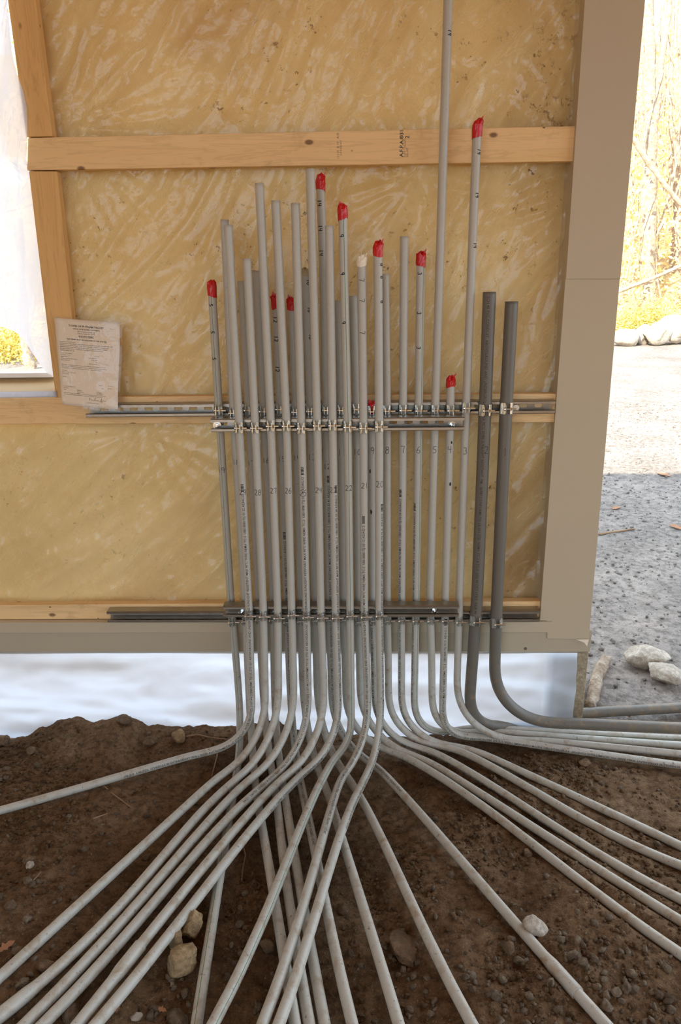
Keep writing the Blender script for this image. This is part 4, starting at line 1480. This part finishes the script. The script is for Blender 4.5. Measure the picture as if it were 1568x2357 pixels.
def stone(px_, py_, wp, hp, mat, label, seed, rot=0, g=gfull, tall=.8):
    p = surf(px_, py_ + hp * .25, g)
    s = depth_of(p) / F_
    w, h = wp * s, hp * s
    V, Fc = rock_mesh(w, w * .8, h * tall, seed, 4, .26)
    R = Matrix.Rotation(radians(rot), 3, 'Y') @ Matrix.Rotation(seed * 1.3, 3, 'Z')
    V = [R @ v for v in V]
    zmin = min(v.z for v in V)
    m = MB(); m.add([p + v - Vector((0, 0, zmin + h * .12)) for v in V], Fc)
    return tag(m.build('stone', M_[mat], smooth_=True), label, 'stone', 'loose stones on the ground')
stone(440, 2135, 56, 66, 'tan_stone', 'upright tan rock, rear of the three rocks left of the striped conduit', 1, 20, tall=1.0)
stone(403, 2167, 46, 50, 'tan_stone', 'small tan rock, left of the three rocks beside the striped conduit', 2, tall=.95)
stone(420, 2212, 74, 66, 'tan_stone', 'large tan rock, front of the three rocks beside the striped conduit', 3, -15, tall=.95)
stone(928, 2180, 86, 46, 'brown_stone', 'flat brown slab of rock near the bottom centre', 4, 8, tall=.55)
stone(1233, 2128, 58, 54, 'pale_stone', 'pale slab touching the conduit with the belled joint', 5, 20, tall=.6)
stone(1170, 2181, 30, 30, 'brown_stone', 'round brown pebble left of the pale slab', 6)
stone(1323, 2198, 30, 28, 'pebble', 'round pebble lower right, upper of a pair', 7)
stone(1341, 2214, 24, 22, 'pebble', 'round pebble lower right, lower of a pair', 8)
stone(411, 1696, 34, 32, 'tan_stone', 'tan stone on the mound just above conduit 29', 9, tall=.95)
stone(347, 1706, 30, 22, 'brown_stone', 'brown stone on the mound left of the tan stone', 10)
stone(343, 1690, 14, 12, 'brown_stone', 'small chip perched above the brown mound stone', 11)
stone(73, 1729, 25, 18, 'brown_stone', 'dark brown lump on the mound at far left', 12)
stone(6, 1706, 32, 28, 'brown_stone', 'rounded stone at the left edge against the plastic', 13)
stone(288, 1655, 38, 20, 'brown_stone', 'flat stone on the crest of the mound by the plastic', 14)
stone(68, 1979, 26, 18, 'brown_stone', 'reddish stone in the soil left of conduit 28', 15)
stone(70, 1992, 20, 18, 'pale_stone', 'pale chip just below the reddish stone', 16)
stone(25, 2084, 26, 24, 'brown_stone', 'brown stone at the left edge above the dry leaf', 17)
stone(790, 2094, 28, 26, 'brown_stone', 'stone between conduits 15 and 14', 18)
stone(616, 2176, 36, 32, 'brown_stone', 'dark stone between the striped conduit and conduit 18', 19)
stone(552, 2128, 20, 18, 'pebble', 'small round pebble right of the leftmost striped conduit', 20)
stone(409, 2346, 52, 34, 'pebble', 'grey stone at the bottom edge left of the striped conduit', 21)
stone(315, 2339, 24, 20, 'pale_stone', 'small pale stone at the bottom edge beside conduit 23', 22)
stone(164, 2332, 46, 36, 'brown_stone', 'brown stone between conduits 24 and 25 at the bottom', 23)
stone(106, 2222, 36, 24, 'brown_stone', 'brown stone between conduits 27 and 28 near the left edge', 24)
stone(52, 2262, 28, 26, 'pebble', 'grey brown stone just left of the belled joint bottom left', 25)
stone(42, 2186, 26, 18, 'brown_stone', 'brown stone beside the dry leaf at left', 26)
stone(338, 1972, 20, 12, 'brown_stone', 'thin stone between conduits 28 and 27', 27)
stone(1395, 2315, 30, 26, 'pebble', 'pebble at the bottom right below the pebble heap', 28)
stone(1420, 2284, 26, 22, 'pebble', 'pebble in the heap at the bottom right, left one', 29)
stone(1442, 2274, 26, 22, 'pebble', 'pebble in the heap at the bottom right, right one', 30)
stone(1140, 2292, 28, 24, 'pebble', 'pebble right of conduit 13 near the bottom', 31)
stone(1345, 1755, 30, 18, 'brown_stone', 'brown lump beside the low conduits at right', 32)
stone(1215, 1965, 24, 18, 'brown_stone', 'dark clod below conduit 11', 33)
stone(1487, 1516, 92, 60, 'pale_stone', 'large pale rock outside, rear of a pair', 34, g=gout)
stone(1528, 1552, 84, 54, 'pale_stone', 'large pale rock outside, front of a pair', 35, 10, g=gout)

def scatter(name, mat, N, rmin, rmax, region, seed, label, cat, g, sub=1, dens=None, power=3.0):
    rnd = random.Random(seed)
    shapes = [rock_mesh(1, .85, .6, seed * 10 + k, sub, .9) for k in range(8)]
    m = MB()
    x0_, x1_, y0_, y1_ = region
    c = 0
    while c < N:
        x, y = rnd.uniform(x0_, x1_), rnd.uniform(y0_, y1_)
        if dens and rnd.random() > dens(x, y): continue
        r = rmin + (rmax - rmin) * rnd.random() ** power
        V, Fc = rnd.choice(shapes)
        R = Matrix.Rotation(rnd.uniform(0, 6.28), 3, 'Z') @ Matrix.Rotation(rnd.uniform(0, 6.28), 3, 'X')
        if g is not gout and not clear_of_pipes(x, y, r) : 
            c += 1
            continue
        z = g(x, y)
        m.add([Vector((x, y, z + r * .25)) + (R @ v) * (2 * r) for v in V], Fc)
        c += 1
    tag(m.build(name, M_[mat], smooth_=True), label, cat, kind='stuff')
def fr(x, y):   # inside the pictured wedge
    q = proj(Vector((x, y, .1)))
    return 1 if -80 < q[0] < 1650 and q[1] < 2450 else 0
def patch(x, y):
    return fr(x, y) * (.15 + .85 * smooth((fbm(x, y, 2.2, 2) + .15) * 2.2))
scatter('soil_clods', 'clod', 13000, .0014, .010, (-1.6, 1.7, 1.0, 2.58), 3, 'crumbs and clods of loose soil over the floor', 'soil', gfull, 1, patch, 3.2)
scatter('gravel', 'pebble', 1900, .003, .015, (-1.5, 1.6, 1.0, 2.4), 5, 'scattered gravel in the brown soil', 'gravel', gfull, 1, lambda x, y: fr(x, y) * (.1 + .9 * smooth((1.75 - y) / .6)), 2.6)
scatter('yard_gravel', 'grit', 4500, .003, .014, (.9, 4.6, 2.9, 9.5), 6, 'gravel and crumbs over the grey yard outside', 'gravel', gout, 1, lambda x, y: 1 if 1330 < proj(Vector((x, y, .1)))[0] < 1600 else .25, 3.5)

def stick(name, pts, r, label, cat='twig', g=gfull, mat='twig', lift=.006):
    w = []
    for a, b in pts:
        p = surf(a, b, g); p.z += lift; w.append(p)
    fine = []
    for a, b in zip(w, w[1:]):
        for k in range(5): fine.append(a.lerp(b, k / 5) + Vector((0, 0, .002 * noise.noise(a * 30 + Vector((k, 0, 0))))))
    fine.append(w[-1])
    m = MB(); n = len(fine)
    m.tube(fine, [r * (1 - .6 * i / n) for i in range(n)], 7, jitter=.4)
    return tag(m.build(name, M_[mat], smooth_=True), label, cat, 'twigs and roots on the soil')
stick('twig', [(238, 1811), (262, 1832), (302, 1862)], .0032, 'straight pale twig lying below conduit 29')
stick('twig', [(215, 1888), (248, 1876)], .003, 'short thin twig under the longer twig at left')
stick('root', [(428, 1698), (455, 1694), (480, 1700), (505, 1704), (540, 1706)], .0042, 'crooked root behind conduit 29')
stick('root', [(502, 1722), (500, 1745), (492, 1775), (488, 1790)], .0035, 'thin root hanging in the cut soil beside conduit 19')
stick('root', [(560, 1952), (566, 1972), (562, 1990), (558, 2012), (557, 2032)], .0032, 'wiggly pale root left of conduit 18')
stick('root', [(385, 1668), (398, 1655), (412, 1645), (428, 1642), (448, 1648)], .0035, 'curled root against the glowing plastic', lift=.03)
stick('twig', [(78, 2030), (96, 2010)], .002, 'tiny straw left of conduit 28')

def leaf(px_, py_, size, label, g=gfull, mat='dry_leaf', seed=0):
    c = surf(px_, py_, g); rnd = random.Random(seed)
    a0 = rnd.uniform(0, 6.28)
    out = [(0, 0), (.2, .16), (.3, .1), (.45, .26), (.55, .12), (.75, .16), (1, 0), (.75, -.16), (.55, -.12), (.45, -.26), (.3, -.1), (.2, -.16)]
    V = []
    for (a, b) in out:
        x, y = (a - .5) * size, b * size * 1.3
        V.append(c + Vector((x * cos(a0) - y * sin(a0), x * sin(a0) + y * cos(a0), .008 + .25 * abs(y) + .1 * size * (a - .5) ** 2)))
    n = len(V); V2 = V + [v - Vector((0, 0, .0006)) for v in V]
    m = MB(); m.add(V2, [tuple(range(n)), tuple(range(2 * n - 1, n - 1, -1))] + [(i, n + i, n + (i + 1) % n, (i + 1) % n) for i in range(n)])
    tag(m.build('dry_leaf', M_[mat]), label, 'leaf', 'fallen dry leaves')
leaf(15, 2185, .045, 'curled brown leaf at the left edge of the soil', seed=1)
leaf(373, 2330, .025, 'small orange leaf at the bottom between conduits', seed=2)
leaf(272, 2326, .022, 'small reddish leaf fragment beside conduit 23', seed=3)
leaf(1448, 1652, .022, 'red scrap of leaf beneath the dark conduits', g=gout, seed=4)
leaf(1418, 1172, .10, 'reddish leaf on the shaded yard near the wall', g=gout, seed=5)
leaf(1556, 1216, .12, 'red brown leaf on the shaded yard at the right edge', g=gout, seed=6)
leaf(1527, 1095, .14, 'orange leaf on the sunlit edge of the yard', g=gout, seed=7)

# ------------------------------------------------------------------ outside: log, boulders, trees
def limb(m, pts, r0, r1, n=10, jit=.25, sub=4):
    pts = [Vector(p) for p in pts]
    fine = []
    for i in range(len(pts) - 1):
        a, b = pts[i], pts[i + 1]
        for k in range(sub):
            q = k / sub
            fine.append(a.lerp(b, q) + Vector((noise.noise(a * 3 + Vector((q * 3, 0, 0))), noise.noise(a * 3 + Vector((0, q * 3, 5))), 0)) * r0 * .35)
    fine.append(pts[-1])
    N = len(fine)
    m.tube(fine, [r0 + (r1 - r0) * i / (N - 1) for i in range(N)], n, jitter=jit)
lp = [surf(a, b, gout) for a, b in ((1358, 1640), (1366, 1600), (1376, 1565), (1392, 1528))]
m = MB(); limb(m, [p + Vector((0, 0, .02)) for p in lp], .022, .028, 12, .5)
tag(m.build('log', M_['bark'], smooth_=True), 'pale rotten log lying outside beside the concrete pier', 'log')
stick('twig', [(1378, 1232), (1400, 1228), (1440, 1222), (1462, 1219)], .010, 'dark stick lying on the shaded yard', g=gout)

def boulder(px_, row, Y, wp, hp, seed, label):
    base = P(px_, row, Y); s = depth_of(base) / F_
    zz = gout(base.x, Y)
    V, Fc = rock_mesh(wp * s, wp * s * .8, hp * s * 1.2, seed, 3, .3)
    m = MB(); zmin = min(v.z for v in V)
    m.add([Vector((base.x, Y, max(zz, base.z) - .05)) + v - Vector((0, 0, zmin + .02)) for v in V], Fc)
    tag(m.build('boulder', M_['pale_stone'], smooth_=True), label, 'boulder', 'sunlit boulders at the edge of the yard')
for i, (a, b, w, h, lab) in enumerate([
        (1438, 792, 60, 34, 'leftmost sunlit boulder beside the corner trim'), (1470, 800, 44, 34, 'second sunlit boulder from the left, round'),
        (1482, 778, 46, 30, 'sunlit boulder behind the round one'), (1512, 788, 58, 40, 'third sunlit boulder from the left, lumpy'),
        (1545, 782, 80, 46, 'broad sunlit boulder near the right edge'), (1600, 786, 70, 44, 'boulder running out of view at the right edge')]):
    boulder(a, b, 15.6 + .2 * (i % 3), w, h, 60 + i, lab)

def tree(name, trunk, branches, label, group='bare trees of the autumn wood'):
    """trunk: list of (px,py,Y) plus radii; branches the same"""
    m = MB()
    pts = [P(a, b, Y) for a, b, Y in trunk[0]]
    limb(m, pts, trunk[1], trunk[2], 12, .3, 5)
    o = m.build(name, M_['bark'], smooth_=True)
    o['_o'] = tuple(o.location)
    for br in branches:
        mb_ = MB(); bp = [P(a, b, Y) for a, b, Y in br[0]]
        limb(mb_, bp, br[1], br[2], 8, .3, 4)
        mb_.build('branch', M_['bark'], parent=o, origin=o.location, smooth_=True)
    return tag(o, label, 'tree', group)
Y1 = 19.0
tree('tree', ([(1492, 720, Y1), (1490, 600, Y1), (1493, 430, Y1), (1498, 300, Y1), (1494, 150, Y1), (1488, -60, Y1)], .19, .12),
     [([(1500, 330, Y1), (1512, 230, Y1), (1520, 150, Y1), (1536, 60, Y1), (1548, -60, Y1)], .11, .05), ([(1494, 200, Y1), (1480, 120, Y1), (1476, 40, Y1)], .05, .02),
      ([(1496, 560, Y1), (1510, 545, Y1), (1526, 515, Y1)], .06, .04), ([(1505, 290, Y1), (1522, 262, Y1), (1535, 205, Y1)], .035, .015)],
     'forked thick tree trunk seen right of the corner trim')
tree('tree', ([(1506, 690, 20.5), (1503, 610, 20.5), (1500, 540, 20.5), (1502, 460, 20.5)], .16, .10), [], 'short dark trunk leaning on the forked tree')
tree('tree', ([(1556, 640, 21), (1558, 560, 21), (1566, 440, 21), (1572, 200, 21), (1568, -40, 21)], .16, .09), [([(1566, 420, 21), (1552, 360, 21), (1549, 300, 21)], .05, .02)], 'brown trunk at the right edge of the view')
tree('tree', ([(1540, 660, 24), (1541, 480, 24), (1545, 300, 24), (1546, 120, 24), (1552, -60, 24)], .07, .04), [([(1545, 260, 24), (1556, 200, 24), (1568, 150, 24)], .03, .01)], 'slim pale tree between the forked tree and the right edge')
tree('tree', ([(1452, 700, 23), (1453, 560, 23), (1457, 400, 23), (1470, 250, 23)], .07, .04), [([(1456, 420, 23), (1464, 350, 23), (1478, 300, 23)], .03, .01)], 'slim tree hugging the corner trim edge')
tree('tree', ([(1522, 655, 26), (1528, 560, 26), (1535, 420, 26), (1520, 300, 26), (1524, 100, 26), (1515, -50, 26)], .05, .03), [], 'thin crooked tree behind the forked tree')
tree('tree', ([(75, 862, 13), (68, 830, 13), (58, 780, 13), (50, 700, 13), (40, 500, 13)], .10, .08), [], 'grey trunk seen through the torn corner of the window plastic')
for i, (a, Yt, r_) in enumerate([(-120, 20, .16), (-40, 26, .12), (20, 30, .1), (1610, 22, .15), (1650, 27, .12), (1475, 34, .09), (1562, 36, .10), (1512, 38, .08), (1588, 32, .1)]):
    b0 = P(a, 700, Yt); zb0 = gout(b0.x, Yt)
    m = MB(); limb(m, [(b0.x, Yt, zb0 - .2), (b0.x + .1, Yt, zb0 + 3), (b0.x - .1, Yt, zb0 + 7), (b0.x + .25, Yt, zb0 + 14)], r_, r_ * .5, 9, .2, 5)
    lab = ['tree beyond the plastic at far left', 'slender tree in the wood at left', 'distant thin tree at left', 'tree just past the right edge of view', 'farther tree past the right edge',
           'distant trunk between the corner trim and the forked tree', 'distant trunk near the right edge', 'thin distant trunk right of the forked tree', 'distant trunk in the wood beyond the right edge'][i]
    tag(m.build('tree', M_['bark'], smooth_=True), lab, 'tree', 'bare trees of the autumn wood')
def fallen(pts, Y, r, label):
    m = MB(); limb(m, [P(a, b, Y) for a, b in pts], r, r * .8, 10, .3, 5)
    tag(m.build('fallen_branch', M_['bark'], smooth_=True), label, 'branch', 'fallen branches leaning in the wood')
fallen([(1440, 296), (1462, 325), (1500, 385), (1530, 425), (1568, 470), (1620, 540)], 16.5, .055, 'long leaning branch crossing in front of the forked tree')
fallen([(1420, 672), (1440, 665), (1500, 642), (1568, 612), (1640, 585)], 16.8, .04, 'pale fallen branch low across the wood edge')

def leaves(name, mat, N, seed, fn, size, label, cat):
    rnd = random.Random(seed); m = MB()
    vv, ff = [], []
    for i in range(N):
        c = fn(rnd)
        s = size * rnd.uniform(.6, 1.5)
        u = Vector((rnd.uniform(-1, 1), rnd.uniform(-1, 1), rnd.uniform(-1, 1))).normalized()
        w = u.orthogonal().normalized()
        b = len(vv)
        vv += [c - u * s, c + w * s * .5, c + u * s, c - w * s * .5]
        ff.append((b, b + 1, b + 2, b + 3))
    m.add(vv, ff)
    tag(m.build(name, M_[mat]), label, cat, kind='stuff')
def in_wood(rnd):
    Yt = rnd.uniform(18, 42)
    if rnd.random() < .25: px_ = rnd.uniform(1200, 2400)
    elif rnd.random() < .72: px_ = rnd.uniform(1400, 1640)
    else: px_ = rnd.uniform(-260, 160)
    b = P(px_, 700, Yt)
    z = gout(b.x, Yt) + abs(rnd.gauss(0, 1)) * 4.0 * rnd.random() ** .5
    return Vector((b.x, Yt, z))
leaves('autumn_foliage', 'leaf', 20000, 11, in_wood, .065, 'yellow autumn leaves through the wood and on its floor', 'foliage')
def in_shrub(rnd):
    k = rnd.choice([(1462, 17.4, .9), (1500, 17.8, 1.1), (1548, 17.2, 1.2), (10, 14, 1.2), (-60, 15, 1.6), (90, 15, 1.0)])
    b = P(k[0], 735, k[1])
    v = Vector((rnd.gauss(0, .4), rnd.gauss(0, .3), abs(rnd.gauss(0, .35)))) * k[2]
    return Vector((b.x, k[1], gout(b.x, k[1]))) + v
leaves('undergrowth', 'shrub', 16000, 12, in_shrub, .03, 'yellow green shrubs at the foot of the wood', 'shrubs')
def twiggy():
    rnd = random.Random(5); m = MB()
    for i in range(230):
        Yt = rnd.uniform(18, 34); px_ = rnd.uniform(1420, 1640) if rnd.random() < .8 else rnd.uniform(-200, 100)
        b = P(px_, 700, Yt); z0 = gout(b.x, Yt) + rnd.uniform(0, 5)
        a = Vector((b.x, Yt, z0)); h = rnd.uniform(.8, 3.0)
        c = a + Vector((rnd.uniform(-.9, .9) * h * .5, 0, h))
        m.tube([a, a.lerp(c, .5) + Vector((rnd.uniform(-.15, .15), 0, 0)), c], [.022, .015, .006], 5)
    tag(m.build('brushwood', M_['bark']), 'tangle of thin bare saplings and twigs in the wood', 'brushwood', kind='stuff')
twiggy()
for o in bpy.data.objects:
    if '_o' in o: del o['_o']
bpy.context.view_layer.update()
